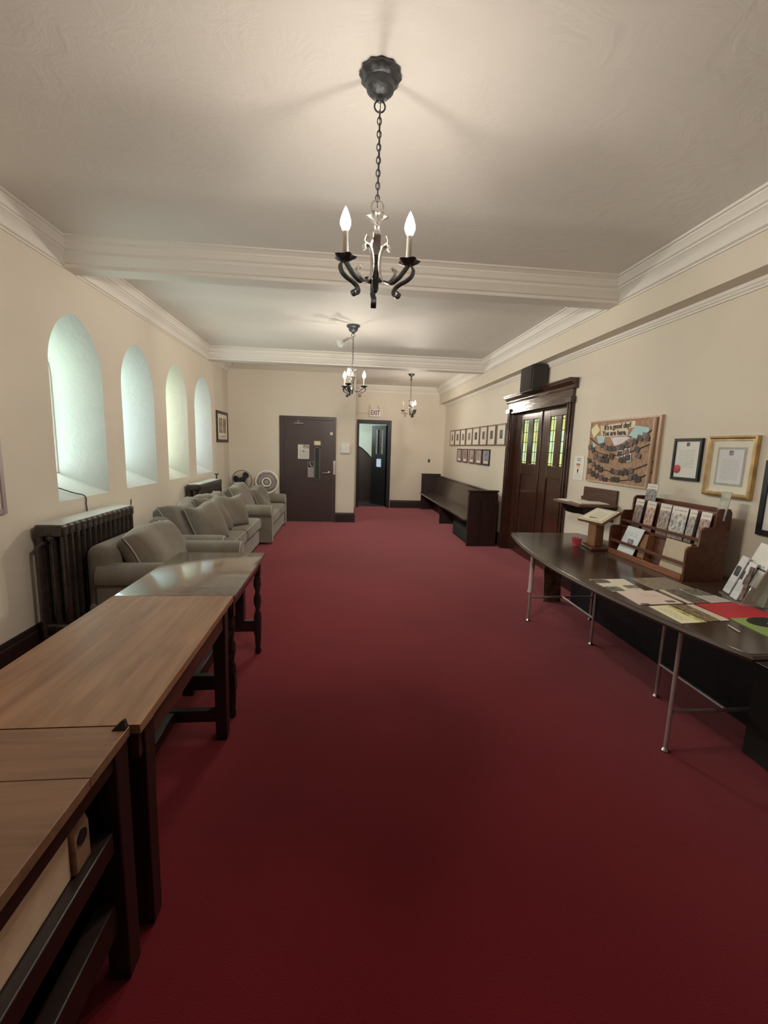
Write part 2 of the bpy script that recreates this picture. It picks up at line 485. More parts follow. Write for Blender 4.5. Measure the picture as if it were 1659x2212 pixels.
# ------------------------------------------------------------------ other walls
struct('wall_back', MB().box(XL - .4, YB - .15, 0, XR + .3, YB, H), MAT['dark'])
DY0, DY1, DZ = 4.88, 6.58, 2.14     # right doorway
wr = MB().box(XR, YB - .1, 0, XR + .22, DY0, H).box(XR, DY1, 0, XR + .22, YA + .2, H).box(XR, DY0, DZ, XR + .22, DY1, H)
struct('wall_right', wr, MAT['wall'])
struct('wall_far', MB().box(XL - .3, YD, 0, XP, YA + .05, H), MAT['wall'])
EX0, EX1, EZ = .415, 1.135, 2.13    # exit doorway
wa = MB().box(XP - .05, YA, 0, EX0, YA + .16, H).box(EX1, YA, 0, XR + .1, YA + .16, H).box(EX0, YA, EZ, EX1, YA + .16, H)
struct('wall_alcove', wa, MAT['wall'])

# ------------------------------------------------------------------ crown mouldings, beams, fascia (trim_n)
CROWN = [(0, -.19), (.012, -.19), (.012, -.178), (.03, -.170), (.036, -.14), (.05, -.112), (.074, -.092), (.078, -.092), (.078, -.078), (.092, -.072),
         (.100, -.05), (.118, -.03), (.118, -.018), (.132, -.018), (.132, 0), (0, 0)]
def crown(place, p0, p1, k=1.0, kz=1.0):
    mb = MB(); mb.prism(CROWN, lambda d, z: place(d * k, H + z * kz, p0), lambda d, z: place(d * k, H + z * kz, p1)); return mb
BEAMS = [(3.85, 4.02), (7.50, 7.70)]
XF = 2.43
n = 1
bays = [(YB, BEAMS[0][0]), (BEAMS[0][1], BEAMS[1][0]), (BEAMS[1][1], YA)]
for y0, y1 in bays:
    struct('trim_%d' % n, crown(lambda d, z, y: (XL + d, y, z), y0, min(y1, YD), .85), MAT['trim'], smooth=25); n += 1
    struct('trim_%d' % n, crown(lambda d, z, y: (XF - d, y, z), y0, y1), MAT['trim'], smooth=25); n += 1
for y0, y1 in BEAMS:
    BP = [(0, -.185), (0, -.16), (.02, -.155), (.045, -.12), (.06, -.105), (.06, -.085), (.08, -.075), (.10, -.045), (.105, -.045), (.105, -.03), (.14, -.012), (.15, -.012), (.15, 0)]
    prof = [(y0 - d, H + z) for d, z in BP] + [(y1 + d, H + z) for d, z in BP[::-1]]
    struct('trim_%d' % n, MB().prism(prof, lambda y, z: (XL, y, z), lambda y, z: (XF, y, z)), MAT['trim'], smooth=25); n += 1
struct('trim_%d' % n, MB().box(XF, YB, 2.66, XR, YA, H), MAT['wall']); n += 1
WM = [(0, 2.602), (.014, 2.602), (.014, 2.614), (.026, 2.622), (.026, 2.632), (.036, 2.640), (.040, 2.66), (0, 2.66)]
struct('trim_%d' % n, MB().prism(WM, lambda d, z: (XR - d, YB, z), lambda d, z: (XR - d, YA, z)), MAT['trim'], smooth=25); n += 1
struct('trim_%d' % n, crown(lambda d, z, x: (x, YA - d, z), XP, XF), MAT['trim'], smooth=25); n += 1

# ------------------------------------------------------------------ baseboards
BB = [(0, 0), (.024, 0), (.024, .155), (.016, .165), (.016, .185), (.010, .20), (0, .20)]
def base(name, place, a, b): struct(name, MB().prism(BB, lambda d, z: place(d, z, a), lambda d, z: place(d, z, b)), MAT['darkY'])
base('baseboard_left', lambda d, z, y: (XL + d, y, z), YB, YD)
base('baseboard_right', lambda d, z, y: (XR - d, y, z), YB, DY0 - .11)
base('baseboard_right_alcove', lambda d, z, y: (XR - d, y, z), DY1 + .11, YA)
base('baseboard_far', lambda d, z, x: (x, YD - d, z), XL, -1.24)
base('baseboard_pillar', lambda d, z, x: (x, YD - d, z), -.125, XP + .02)
base('baseboard_pillar_return', lambda d, z, y: (XP + d, y, z), YD - .02, YA)
base('baseboard_alcove', lambda d, z, x: (x, YA - d, z), 1.24, XR)

# ------------------------------------------------------------------ door_1: brown flush door on the far wall
d1 = thing('door_1', None, None, (-.68, YD, 0), kind='structure')
f = MB().box(-1.232, YD - .03, 0, -1.15, YD + .01, 2.10).box(-.18, YD - .03, 0, -.128, YD + .01, 2.10).box(-1.15, YD - .03, 2.035, -.18, YD + .01, 2.10)
put('door_frame', f, MAT['bdoor'], d1, bevel=.003)
lf = put('door_leaf', MB().box(-1.146, YD - .014, .008, -.184, YD + .01, 2.031), MAT['bdoor'], d1, bevel=.002)
wf = MB()
for b in ((-.552, .85, -.535, 1.505), (-.455, .85, -.438, 1.505), (-.552, 1.488, -.438, 1.505), (-.552, .85, -.438, .867)): wf.box(b[0], YD - .022, b[1], b[2], YD - .012, b[3])
put('vision_frame', wf, plain('bronze_window_trim', (.13, .115, .11), .4, .3), d1)
put('vision_glass', MB().box(-.536, YD - .017, .866, -.454, YD - .012, 1.489), MAT['wire'], d1)
hd = put('door_handle', MB().tube(spline([(-.262, YD - .014, 1.005), (-.262, YD - .06, 1.005), (-.275, YD - .068, 1.004), (-.335, YD - .066, 1.0), (-.393, YD - .06, .997)], 4), [.014] * 9 + [.013] * 4 + [.010] * 4, 10), MAT['chrome'], d1)
put('rose', MB().lathe([(.026, 0), (.026, -.008), (.018, -.012)], 20, (-.262, YD - .014, 1.005), 'Y'), MAT['chrome'], hd)
put('strike_plate', MB().box(-.176, YD - .036, .97, -.134, YD - .03, 1.25), MAT['grey'], d1)
cl = put('door_closer', MB().box(-.95, YD - .05, 1.948, -.77, YD - .014, 1.972), MAT['chrome'], d1, bevel=.004)
put('closer_arm', MB().cyl((-.865, YD - .035, 1.97), (-.865, YD - .035, 2.02), .006), MAT['chrome'], cl)
for z in (1.69, .93): put('hinge', MB().cyl((-1.148, YD - .034, z), (-1.148, YD - .034, z + .125), .008, n=8), MAT['iron'], d1)

def vsheet(name, x0, x1, z0, z1, y, mat, label, cat, th=.003):
    return single(name, MB().box(x0, y - th, z0, x1, y, z1), mat, label, cat)
DF = YD - .014
vsheet('door_notice', -.875, -.655, 1.27, 1.55, DF, page('notice_print', (.66, .63, .58), (.25, .23, .22), 'XZ', 16, (.12, .9, .08, .6), blob=[(.7, .85, .25, .12, (.3, .29, .28)), (.5, .55, .07, .05, (.1, .1, .1))]), 'white printed notice taped to the brown door', 'notice')
vsheet('yellow_card', -.556, -.432, 1.548, 1.627, DF, MAT['yellowpaper'], 'small pale yellow card above the narrow glass of the brown door', 'card')
vsheet('door_sticker', -.246, -.192, 1.753, 1.806, DF, plain('pink_white_sticker', (.78, .60, .54), .6), 'small square pale sticker near the upper corner of the brown door', 'sticker')
hs = thing('door_hanger_sign', 'grey door sign with dark symbol above small print', 'sign', (-.62, DF, .91))
put('backing', MB().box(-.68, DF - .003, .908, -.563, DF, 1.213), page('sign_print', (.36, .33, .33), (.22, .20, .20), 'XZ', 16, (.15, .85, .06, .55)), hs)
put('symbol_panel', MB().box(-.672, DF - .005, 1.105, -.571, DF - .003, 1.205), MAT['black'], hs)
put('symbol', MB().ribbon([(-.635, DF - .006, 1.19), (-.63, DF - .006, 1.15), (-.59, DF - .006, 1.118)], (0, 1, 0), .004, .012), MAT['plastic'], hs)
al = thing('alarm_panel', 'white square wall panel box on the white pillar', 'panel', (.06, YD, 1.4))
put('case', rbox(MB(), -.038, YD - .05, 1.396, .157, YD, 1.594, .008, 2), MAT['plastic'], al)
put('cover', rbox(MB(), -.022, YD - .056, 1.412, .14, YD - .049, 1.58, .003, 1), MAT['white'], al)
put('key_switch', MB().cyl((.08, YD - .064, 1.5), (.08, YD - .055, 1.5), .008), MAT['grey'], al)

# ------------------------------------------------------------------ door_2: varnished double doors in the right wall
d2 = thing('door_2', None, None, (XR, 5.73, 0), kind='structure')
cs = MB()
for y0, y1 in ((DY0 - .11, DY0), (DY1, DY1 + .12)):
    cs = MB().box(XR - .03, y0, 0, XR + .02, y1, DZ - .01)
    cs.box(XR - .05, y0 + .02, 0, XR - .03, y0 + .045, DZ - .01).box(XR - .045, y1 - .035, 0, XR - .03, y1 - .015, DZ - .01)
    put('casing', cs, MAT['varn'], d2, bevel=.004)
    put('plinth_block', MB().box(XR - .06, y0 - .008, 0, XR, y1 + .008, .24), MAT['varn'], d2, bevel=.004)
    put('corner_block', MB().box(XR - .065, y0 - .012, DZ - .03, XR, y1 + .012, DZ + .04), MAT['varn'], d2, bevel=.005)
put('frieze', MB().box(XR - .035, DY0 - .10, DZ - .012, XR + .02, DY1 + .11, DZ + .135), MAT['varnY'], d2, bevel=.003)
CAP = [(0, 2.262), (.04, 2.262), (.048, 2.275), (.052, 2.30), (.075, 2.325), (.098, 2.338), (.098, 2.352), (.112, 2.358), (.112, 2.376), (0, 2.376)]
put('cornice_cap', MB().prism(CAP, lambda d, z: (XR - d, DY0 - .15, z), lambda d, z: (XR - d, DY1 + .16, z)), MAT['varnY'], d2, smooth=25)
put('head_moulding', MB().box(XR - .045, DY0 - .005, DZ - .03, XR - .02, DY1, DZ - .012), MAT['varnY'], d2)
put('jamb', MB().box(XR, DY1 - .03, 0, XR + .2, DY1 + .001, DZ), MAT['varn'], d2)
put('jamb', MB().box(XR, DY0 - .001, 0, XR + .2, DY0 + .03, DZ), MAT['varn'], d2)
put('jamb', MB().box(XR, DY0 + .03, DZ - .03, XR + .2, DY1 - .03, DZ + .001), MAT['varn'], d2)
xd0, xd1 = XR + .06, XR + .11
GY = [emit('yellow_green_glass_%d' % k, c, .85, 9, .2, 'NONE') for k, c in enumerate(((.74, .84, .34), (.66, .84, .44), (.66, .86, .55), (.80, .82, .26)))]
YM = 5.70
for side, (y0, y1, strips) in enumerate(((DY0 + .032, YM - .003, ((5.035, 5.165), (5.305, 5.462))), (YM + .003, DY1 - .032, ((5.80, 5.965), (6.12, 6.29))))):
    lp = MB(); s1, s2 = strips
    for b in ((y0, .02, s1[0], 2.10), (s1[1], 1.37, s2[0], 2.0), (s2[1], .02, y1, 2.10), (s1[0], 2.0, s2[1], 2.10), (s1[0], 1.22, s2[1], 1.37), (s1[0], .02, s2[1], .2)): lp.box(xd0, b[0], b[1], xd1, b[2], b[3])
    leaf = put('door_leaf', lp, MAT['varn'], d2, bevel=.003)
    put('lower_panel', MB().box(xd0 + .015, s1[0], .2, xd1 - .01, s2[1], 1.22), MAT['varn'], leaf)
    pmz = MB().box(xd0 + .004, s1[0], 1.205, xd0 + .016, s2[1], 1.22)
    put('panel_bead', pmz, MAT['varn'], leaf, bevel=.003)
    for (a, b) in strips:
        xs = xd0 + .02; w = (b - a); zb = 1.375
        put('lead_frame', MB().box(xs - .006, (a + b) / 2 - .004, 1.372, xs + .008, (a + b) / 2 + .004, 1.998), lead, leaf)
        for q in range(6):
            z = (1.398, 1.54, 1.68, 1.82, 1.96)[q] if q < 5 else 1.985
            if q < 5: put('lead_bar', MB().box(xs - .006, a, z - .004, xs + .008, b, z + .004), lead, leaf)
        zs = (1.372, 1.398, 1.54, 1.68, 1.82, 1.96, 1.998)
        for q in range(6):
            for c in range(2):
                put('pane', MB().box(xs - .002, a + c * w / 2 + .003, zs[q] + .003, xs + .004, a + (c + 1) * w / 2 - .003, zs[q + 1] - .003), GY[(q + c * 3 + side) % 4 if q not in (0,) else 3], leaf)
put('meeting_stile', MB().box(xd0 - .012, YM - .03, .02, xd0 + .002, YM + .03, 2.10), MAT['varn'], d2, bevel=.006)
struct('wall_passage', MB().box(XR + .22, DY0 - .3, -.05, XR + .3, DY1 + .3, H), MAT['mint'])

# ------------------------------------------------------------------ door_3: exit doorway, open leaf, vestibule
d3 = thing('door_3', None, None, (.79, YA, 0), kind='structure')
put('door_frame', MB().box(EX0 - .055, YA - .035, 0, EX0, YA + .17, 2.21), MAT['black'], d3, bevel=.004)
put('door_frame', MB().box(EX1, YA - .035, 0, EX1 + .09, YA + .17, 2.21), MAT['black'], d3, bevel=.004)
put('door_frame', MB().box(EX0, YA - .035, EZ - .01, EX1, YA + .17, 2.21), MAT['black'], d3, bevel=.004)
LM = frameM((EX1 - .01, YA + .17, 0), (-.32, .52, 0), (0, 0, 1)) ; LM = Matrix.Translation((EX1 - .01, YA + .17, 0)) @ Matrix.Rotation(math.atan2(.52, -.32), 4, 'Z')
lw = .62
lf = MB()
for b in ((0, .02, .12, 2.10), (.20, 1.36, .27, 2.0), (.35, 1.36, .36, 2.0), (.44, .02, lw, 2.10), (.12, 2.0, .44, 2.10), (.12, 1.24, .44, 1.36), (.12, .02, .44, 1.02), (.12, 1.02, .18, 1.24), (.40, 1.02, .44, 1.24)): lf.box(b[0], -.02, b[1], b[2], .02, b[3])
leaf3 = put('door_leaf', lf.box(.34, -.02, 1.36, .36, .02, 2.0), MAT['black'], d3, M=LM)
gs = plain('grey_leaded_glass', (.42, .45, .42), .2)
for a, b in ((.12, .20), (.27, .34), (.36, .44)):
    if a == .27: continue
    for q in range(4):
        z0 = 1.365 + q * .16
        put('pane', MB().box(a + .003, -.016, z0, b - .003, .016, z0 + .15), gs, leaf3, world=False)
put('panel', MB().box(.27, -.006, 1.365, .34, .006, 1.995), MAT['black'], leaf3, world=False)
put('pane', MB().box(.185, -.012, 1.03, .395, .012, 1.23), emit('pale_blue_lit_glass', (.62, .78, .92), .6, 4, .1, 'NONE'), leaf3, world=False)
# vestibule
struct('floor_vestibule', MB().box(-.9, YA + .16, -.1, 2.3, 13.6, 0), plain('dark_tile_floor', (.05, .03, .03), .6))
struct('wall_vestibule', MB().box(-.9, 13.5, 0, 2.3, 13.6, 3), MAT['mint'])
struct('wall_vestibule_left', MB().box(-1.0, YA + .1, 0, -.9, 13.6, 3), MAT['mint'])
struct('wall_vestibule_right', MB().box(2.2, YA + .1, 0, 2.3, 13.6, 3), MAT['mint'])
struct('ceiling_vestibule', MB().box(-1, YA + .16, 2.9, 2.3, 13.6, 3), MAT['mint'])
vglow = thing('window_5', None, None, (-.88, 12.9, 1.2), kind='structure')  # unseen glowing pane, added to light the vestibule
put('pane', MB().box(-.9, 12.55, 1.2, -.885, 13.3, 2.5), emit('vestibule_glow_pane', (.84, .95, .90), 12, 3, .1), vglow)
put('window_frame', MB().tube([(-.88, 12.55, 1.2), (-.88, 13.3, 1.2), (-.88, 13.3, 2.5), (-.88, 12.55, 2.5)], .02, 6, True), MAT['black'], vglow)  # edging of the added glow pane
arc = [(-.6, 0), (.90, 0), (.895, .95), (.878, 1.10), (.82, 1.22), (.70, 1.35), (.56, 1.47), (.40, 1.57), (.2, 1.66), (-.05, 1.72), (-.6, 1.74)]
st = thing('stair_balustrade', 'dark curved wooden stair panel seen through the open exit door', 'balustrade', (.2, 12.5, 0))
put('panel', MB().prism(arc, lambda x, z: (x, 12.46, z), lambda x, z: (x, 12.54, z)), MAT['dark'], st)
put('handrail', MB().tube([(x, 12.5, z + .012) for x, z in arc[2:]], .022, 8), MAT['black'], st)
put('newel_post', MB().box(.86, 12.4, 0, .94, 12.48, .80).lathe([(.05, .8), (.055, .83), (.03, .87), (.002, .89)], 12, (.9, 12.44, 0)), MAT['dark'], st)

# exit sign
es = thing('exit_sign', 'white EXIT sign with two small lamps above the open doorway', 'sign', (.8, YA, 2.29))
put('housing', rbox(MB(), .655, YA - .06, 2.288, .945, YA, 2.466, .008, 2), MAT['white'], es)
put('lettering', text('EXIT', .155, MAT['exitred'], .002, .004), None, es, M=Matrix.Translation((.80, YA - .0625, 2.383)) @ Matrix.Rotation(PI / 2, 4, 'X') @ Matrix.Diagonal((.72, 1.0, 1, 1)))
for x in (.71, .915):
    h = put('lamp_head', MB().lathe([(.012, .03), (.03, .02), (.034, -.03), (.028, -.034)], 14, (x, YA - .06, 2.53), 'Y'), MAT['plastic'], es)
    put('bracket', MB().cyl((x, YA - .05, 2.46), (x, YA - .05, 2.52), .006), MAT['plastic'], h)
single('conduit', MB().tube([(XP + .01, YA - .012, 2.38), (.45, YA - .012, 2.378), (.655, YA - .012, 2.374)], .010, 8), MAT['wall'], 'thin painted conduit running to the EXIT sign', 'conduit')
sw = thing('light_switch', 'black light switch on the alcove wall near the pew', 'switch', (2.22, YA, 1.2))
put('plate', rbox(MB(), 2.195, YA - .008, 1.195, 2.25, YA, 1.275, .003, 1), MAT['black'], sw)
put('toggle', MB().box(2.217, YA - .02, 1.228, 2.228, YA - .008, 1.245), MAT['plastic'], sw)

# ------------------------------------------------------------------ chandeliers
def arc_ring(c, r, axis, n=16, rz=None):
    out = []
    for k in range(n):
        a = 2 * PI * k / n; x, z = r * math.cos(a), (rz or r) * math.sin(a)
        out.append((c[0] + (x if axis == 'X' else 0), c[1] + (x if axis == 'Y' else 0), c[2] + z))
    return out
def rz(pts, ang):
    return [Vector((r * math.cos(ang), r * math.sin(ang), z)) for r, z in pts]
LIGHTS = []
def chandelier(loc, rot, label, unlit=(), rod=False):
    t = thing('chandelier', label, 'chandelier', loc, 0, 'wrought iron candle chandeliers')
    L = lambda name, mb, mat, par=t: put(name, mb, mat, par, world=False)
    z = lambda v: v - H
    if not rod:
        L('canopy', MB().lathe([(.082, 0, .03), (.084, -.012, .05), (.072, -.028, .03), (.060, -.034), (.056, -.06), (.038, -.078), (.020, -.084), (.016, -.096), (.001, -.098)], 48, wav=12), MAT['iron'])
        L('loop', MB().tube(arc_ring((0, 0, -.118), .022, 'X'), .0035, 8, True), MAT['iron'])
        ztop, zbot = -.135, -.475
        nl = 14; p = (ztop - zbot) / nl
        for k in range(nl):
            zc = ztop - p * (k + .5)
            put('chain_link', MB().tube([(x, y, zz) for x, y, zz in arc_ring((0, 0, zc), .0085, 'X' if k % 2 else 'Y', 10, p * .62)], .0024, 6, True), MAT['iron'], t, world=False)
        L('wire', MB().tube([(.002, .001, -.1), (.004, -.002, -.3), (0, .002, -.5)], .002, 6), MAT['iron'])
    else:
        L('canopy', MB().lathe([(.07, 0), (.07, -.008), (.05, -.03), (.03, -.045), (.012, -.055), (.012, -.10), (.018, -.11), (.018, -.125), (.006, -.135)], 32), MAT['iron'])
        L('rod', MB().tube([(0, 0, -.13), (0, 0, -.5)], .006, 8), MAT['iron'])
    L('hanging_ring', MB().tube(arc_ring((0, 0, -.495), .026, 'X'), .004, 8, True), MAT['silver'])
    L('flange', MB().lathe([(.004, -.515), (.018, -.52, .1), (.038, -.528, .22), (.042, -.534, .25), (.036, -.54, .2), (.018, -.552, .1), (.010, -.565)], 36, wav=6), MAT['silver'])
    L('upper_stem', MB().lathe([(.008, -.56), (.015, -.575), (.012, -.59), (.020, -.60), (.020, -.618), (.013, -.628)], 16), MAT['silver'])
    L('stem', MB().lathe([(.012, -.625), (.018, -.64), (.017, -.70), (.012, -.715), (.014, -.73), (.014, -.82), (.009, -.835), (.001, -.84)], 16), MAT['iron'])
    for k in range(3):
        a = rot + 2 * PI * k / 3; tang = (-math.sin(a), math.cos(a), 0)
        ar = L('arm', MB().ribbon(spline(rz([(.042, z(2.252)), (.075, z(2.243)), (.11, z(2.260)), (.138, z(2.288)), (.152, z(2.304))], a), 5), tang, .024, .008), MAT['iron'])
        L('inner_scroll', MB().ribbon(spline(rz([(.058, z(2.372)), (.062, z(2.388)), (.047, z(2.396)), (.03, z(2.384)), (.019, z(2.35)), (.019, z(2.30)), (.031, z(2.264)), (.055, z(2.249)), (.08, z(2.26)), (.095, z(2.285)), (.086, z(2.300)), (.076, z(2.292))], a), 5), tang, .021, .006), MAT['silver'], ar)
        L('lower_scroll', MB().ribbon(spline(rz([(.160, z(2.302)), (.174, z(2.285)), (.170, z(2.262)), (.148, z(2.244)), (.120, z(2.234)), (.096, z(2.220)), (.086, z(2.200)), (.094, z(2.185)), (.108, z(2.184)), (.114, z(2.196)), (.105, z(2.203))], a), 5), tang, .024, .007), MAT['iron'], ar)
        a2 = a + PI / 3; tang2 = (-math.sin(a2), math.cos(a2), 0)
        L('leaf', MB().ribbon(spline(rz([(.016, z(2.36)), (.022, z(2.39)), (.034, z(2.412)), (.048, z(2.425)), (.040, z(2.448))], a2), 5), tang2, .030, .004), MAT['silver'])
        cx, cy = .153 * math.cos(a), .153 * math.sin(a)
        L('drip_cup', MB().lathe([(.006, z(2.298)), (.022, z(2.304)), (.037, z(2.313), .12), (.043, z(2.320), .16), (.038, z(2.322), .14), (.016, z(2.312)), (.013, z(2.318))], 30, (cx, cy, 0), wav=5), MAT['iron'])
        L('candle_sleeve', MB().lathe([(.0115, z(2.315)), (.0125, z(2.34)), (.0115, z(2.39)), (.0120, z(2.415)), (.009, z(2.418))], 14, (cx, cy, 0)), MAT['cream_pl'])
        lit = k not in unlit
        L('bulb', MB().lathe([(.008, z(2.416)), (.015, z(2.424)), (.0225, z(2.443)), (.0215, z(2.458)), (.014, z(2.482)), (.006, z(2.500)), (.0008, z(2.510))], 14, (cx, cy, 0)), MAT['bulb'] if lit else MAT['bulboff'])
        if lit: LIGHTS.append((loc[0] + cx, loc[1] + cy, 2.448))
    return t
chandelier((.132, 2.003, H), PI / 2, 'nearest dark iron chandelier with three lit candle bulbs on a long chain')
chandelier((.115, 5.75, H), math.radians(10), 'middle candle chandelier hanging before the far ceiling beam', rod=False)
chandelier((1.392, 9.13, H), PI, 'small candle chandelier in the alcove with one bulb unlit', unlit=(0,), rod=True)
for i, p in enumerate(LIGHTS):
    ld = bpy.data.lights.new('candle_bulb_light', 'POINT'); ld.energy = 1.0; ld.color = BULB_COL; ld.shadow_soft_size = .016
    ld.use_nodes = True; t = ld.node_tree
    e = t.nodes['Emission']; fo = node(t, 'ShaderNodeLightFalloff'); fo.inputs['Strength'].default_value = BULB_POWER; fo.inputs['Smooth'].default_value = .25
    ad = node(t, 'ShaderNodeMath', operation='MULTIPLY_ADD'); ad.inputs[1].default_value = .14
    t.links.new(fo.outputs['Quadratic'], ad.inputs[0]); t.links.new(fo.outputs['Linear'], ad.inputs[2])
    t.links.new(ad.outputs[0], e.inputs['Strength'])
    o = bpy.data.objects.new('candle_bulb_light', ld); COL.objects.link(o); o.location = p

sp = thing('clamp_spotlight', 'small white clamp spotlight fixed beside the middle chandelier cord', 'spotlight', (.02, 5.55, 2.8))
dirv = Vector((-.75, -.35, -.55)).normalized()
hM = frameM((.03, 5.6, 2.85), dirv.cross(Vector((0, 0, 1))), Vector((0, 0, 1)).cross(dirv.cross(Vector((0, 0, 1)))) * -1)
c0 = Vector((.05, 5.62, 2.86)); c1 = c0 + dirv * .09
put('socket', MB().cyl(c0, c1, .016, .02), MAT['grey'], sp)
put('reflector', MB().tube([c1, c1 + dirv * .02, c1 + dirv * .05, c1 + dirv * .055], [.02, .034, .05, .046], 20), MAT['white'], sp)
put('bracket', MB().tube([c0, (.085, 5.68, 2.885), (.115, 5.73, 2.87)], .008, 8), MAT['grey'], sp)
put('pull_cord', MB().tube([(.055, 5.625, 2.85), (.055, 5.625, 2.74)], .002, 5), MAT['grey'], sp)

# ------------------------------------------------------------------ sofas
def cushion(w, h, t, M, boxy=5.0, seed=0, sag=0.0):
    """upholstered cushion in its own frame (x width, y height, z thickness)"""
    rnd = random.Random(seed); ph = [rnd.uniform(0, 6.28) for _ in range(6)]
    mb = MB(); n, m = 18, 14
    def pt(u, v, s):
        eu = max(0, 1 - abs(u) ** boxy) ** .38; ev = max(0, 1 - abs(v) ** boxy) ** .38
        z = s * t / 2 * eu * ev * (1 + .10 * math.sin(2.3 * u + ph[0]) * math.cos(1.9 * v + ph[1]))
        k = 1 - .045 * (1 - u * u) * abs(v) ** 3
        kk = 1 - .045 * (1 - v * v) * abs(u) ** 3
        x = u * w / 2 * kk; y = v * h / 2 * k - sag * h * (1 - v) * .1 * math.cos(u * 1.5) + .012 * math.sin(3 * u + ph[2]) * (v + 1)
        return M @ Vector((x, y, z + .008 * math.sin(4 * u + 3 * v + ph[3])))
    us = [math.sin((i / n - .5) * PI) * .55 + (2 * i / n - 1) * .45 for i in range(n + 1)]
    vs = [math.sin((i / m - .5) * PI) * .55 + (2 * i / m - 1) * .45 for i in range(m + 1)]
    for s in (1, -1):
        b = len(mb.v)
        for v in vs:
            for u in us: mb.v.append(tuple(pt(u, v, s)))
        for j in range(m):
            for i in range(n):
                q = [b + j * (n + 1) + i, b + j * (n + 1) + i + 1, b + (j + 1) * (n + 1) + i + 1, b + (j + 1) * (n + 1) + i]
                mb._f(q if s > 0 else q[::-1])
    bd = [(u, -1) for u in us] + [(1, v) for v in vs[1:]] + [(u, 1) for u in us[::-1][1:]] + [(-1, v) for v in vs[::-1][1:-1]]
    return mb, [pt(u, v, 1) for u, v in bd], pt, bd
def weld(me):
    bm = bmesh.new(); bm.from_mesh(me); bmesh.ops.remove_doubles(bm, verts=bm.verts, dist=.0008); bmesh.ops.recalc_face_normals(bm, faces=bm.faces); bm.to_mesh(me); bm.free()
    me.polygons.foreach_set('use_smooth', [True] * len(me.polygons)); return me
def put_cushion(name, parent, w, h, t, M, boxy=5, seed=0, pipe=True, sag=0):
    mb, rim, pt, bd = cushion(w, h, t, M, boxy, seed, sag)
    me = weld(mb.mesh(name, MAT['fabric'], 0))
    o = put(name, me, None, parent)
    if pipe: put('piping', MB().tube(rim, .006, 6, True), MAT['piping'], o)
    return o
def lean(cx, cy, cz, tilt, yaw=0):
    """cushion frame facing +X, leaning back by tilt, turned about Z by yaw"""
    nrm = Vector((math.cos(tilt) * math.cos(yaw), math.cos(tilt) * math.sin(yaw), math.sin(tilt)))
    right = Vector((-math.sin(yaw), math.cos(yaw), 0)); up = nrm.cross(right)
    m = Matrix((right, up, nrm)).transposed().to_4x4(); m.translation = (cx, cy, cz); return m
def arm_profile(yc, w, zt, r, z0=.05):
    pts = [(yc - w / 2, z0), (yc + w / 2, z0), (yc + w / 2, zt - r * 1.25)]
    for k in range(0, 15):
        a = -.42 + (PI + .84) * k / 14
        pts.append((yc + r * math.cos(a), zt - r + r * math.sin(a)))
    pts.append((yc - w / 2, zt - r * 1.25)); return pts
def sofa(label, xb, xf, y0, y1, near=True, far=True, nseat=1, zt=.60, zback=.74, name='sofa'):
    t = thing(name, label, 'sofa', ((xb + xf) / 2, (y0 + y1) / 2, 0), 0, 'matching grey green upholstered sofas')
    aw = .19
    ya, yb = y0 + (aw if near else .02), y1 - (aw if far else .02)
    put('base', rbox(MB(), xb + .03, y0 + .03, .05, xf - .03, y1 - .03, .29, .03, 3), MAT['fabric'], t)
    put('backrest', rbox(MB(), xb, y0 + .05, .06, xb + .22, y1 - .05, zback, .09, 5), MAT['fabric'], t)
    for on, yc in ((near, y0 + .10), (far, y1 - .10)):
        if on:
            pr = arm_profile(yc, .15, zt, .105)
            A = put('armrest', MB().loft([[(x, yc + (y - yc) * k, z if z < .1 else z - d) for y, z in pr] for x, k, d in ((xb + .1, .9, .0), (xb + .16, 1, 0), (xf - .05, 1, 0), (xf - .015, .97, .006), (xf, .86, .02))]), MAT['fabric'], t)
            put('piping', MB().tube([(xf - .008, yc + (y - yc) * .95, z if z < .1 else z - .01) for y, z in pr], .005, 6, True), MAT['piping'], A)
    w = (yb - ya) / nseat
    for k in range(nseat):
        c = MB(); cc = (ya + w * (k + .5))
        o = put('seat_cushion', rbox(c, xb + .2, cc - w / 2 + .004, .285, xf + .005, cc + w / 2 - .004, .455, .055, 4), MAT['fabric'], t)
        put('piping', MB().tube([(xf - .012, cc - w / 2 + .02, .438), (xf - .01, cc, .442), (xf - .012, cc + w / 2 - .02, .438)], .005, 6), MAT['piping'], o)
    return t
GRP = 'matching grey green upholstered sofas'
A = sofa('grey green armchair beside the long radiator, nearest to the wooden tables', -1.95, -.96, 3.34, 4.36, True, True, 1, .60, .74, 'armchair')
put_cushion('back_cushion', A, .84, .52, .27, lean(-1.60, 3.90, .575, .50, .06), 7, 3)
B = sofa('long grey green sofa piled with pillows, between the armchair and the corner sofa', -1.95, -1.19, 4.42, 6.56, True, False, 2, .60, .78)
put_cushion('back_cushion', B, .86, .52, .26, lean(-1.74, 4.98, .625, .42, 0), 7, 5)
put_cushion('back_cushion', B, .90, .52, .26, lean(-1.74, 5.98, .615, .40, 0), 7, 6)
C = sofa('corner sofa standing in front of the two fans', -1.95, -1.05, 6.60, 8.40, True, True, 2, .62, .76)
put_cushion('back_cushion', C, .76, .54, .26, lean(-1.62, 7.14, .635, .38, 0), 7, 8)
put_cushion('back_cushion', C, .66, .44, .24, lean(-1.46, 7.84, .58, .40, 0), 7, 9)
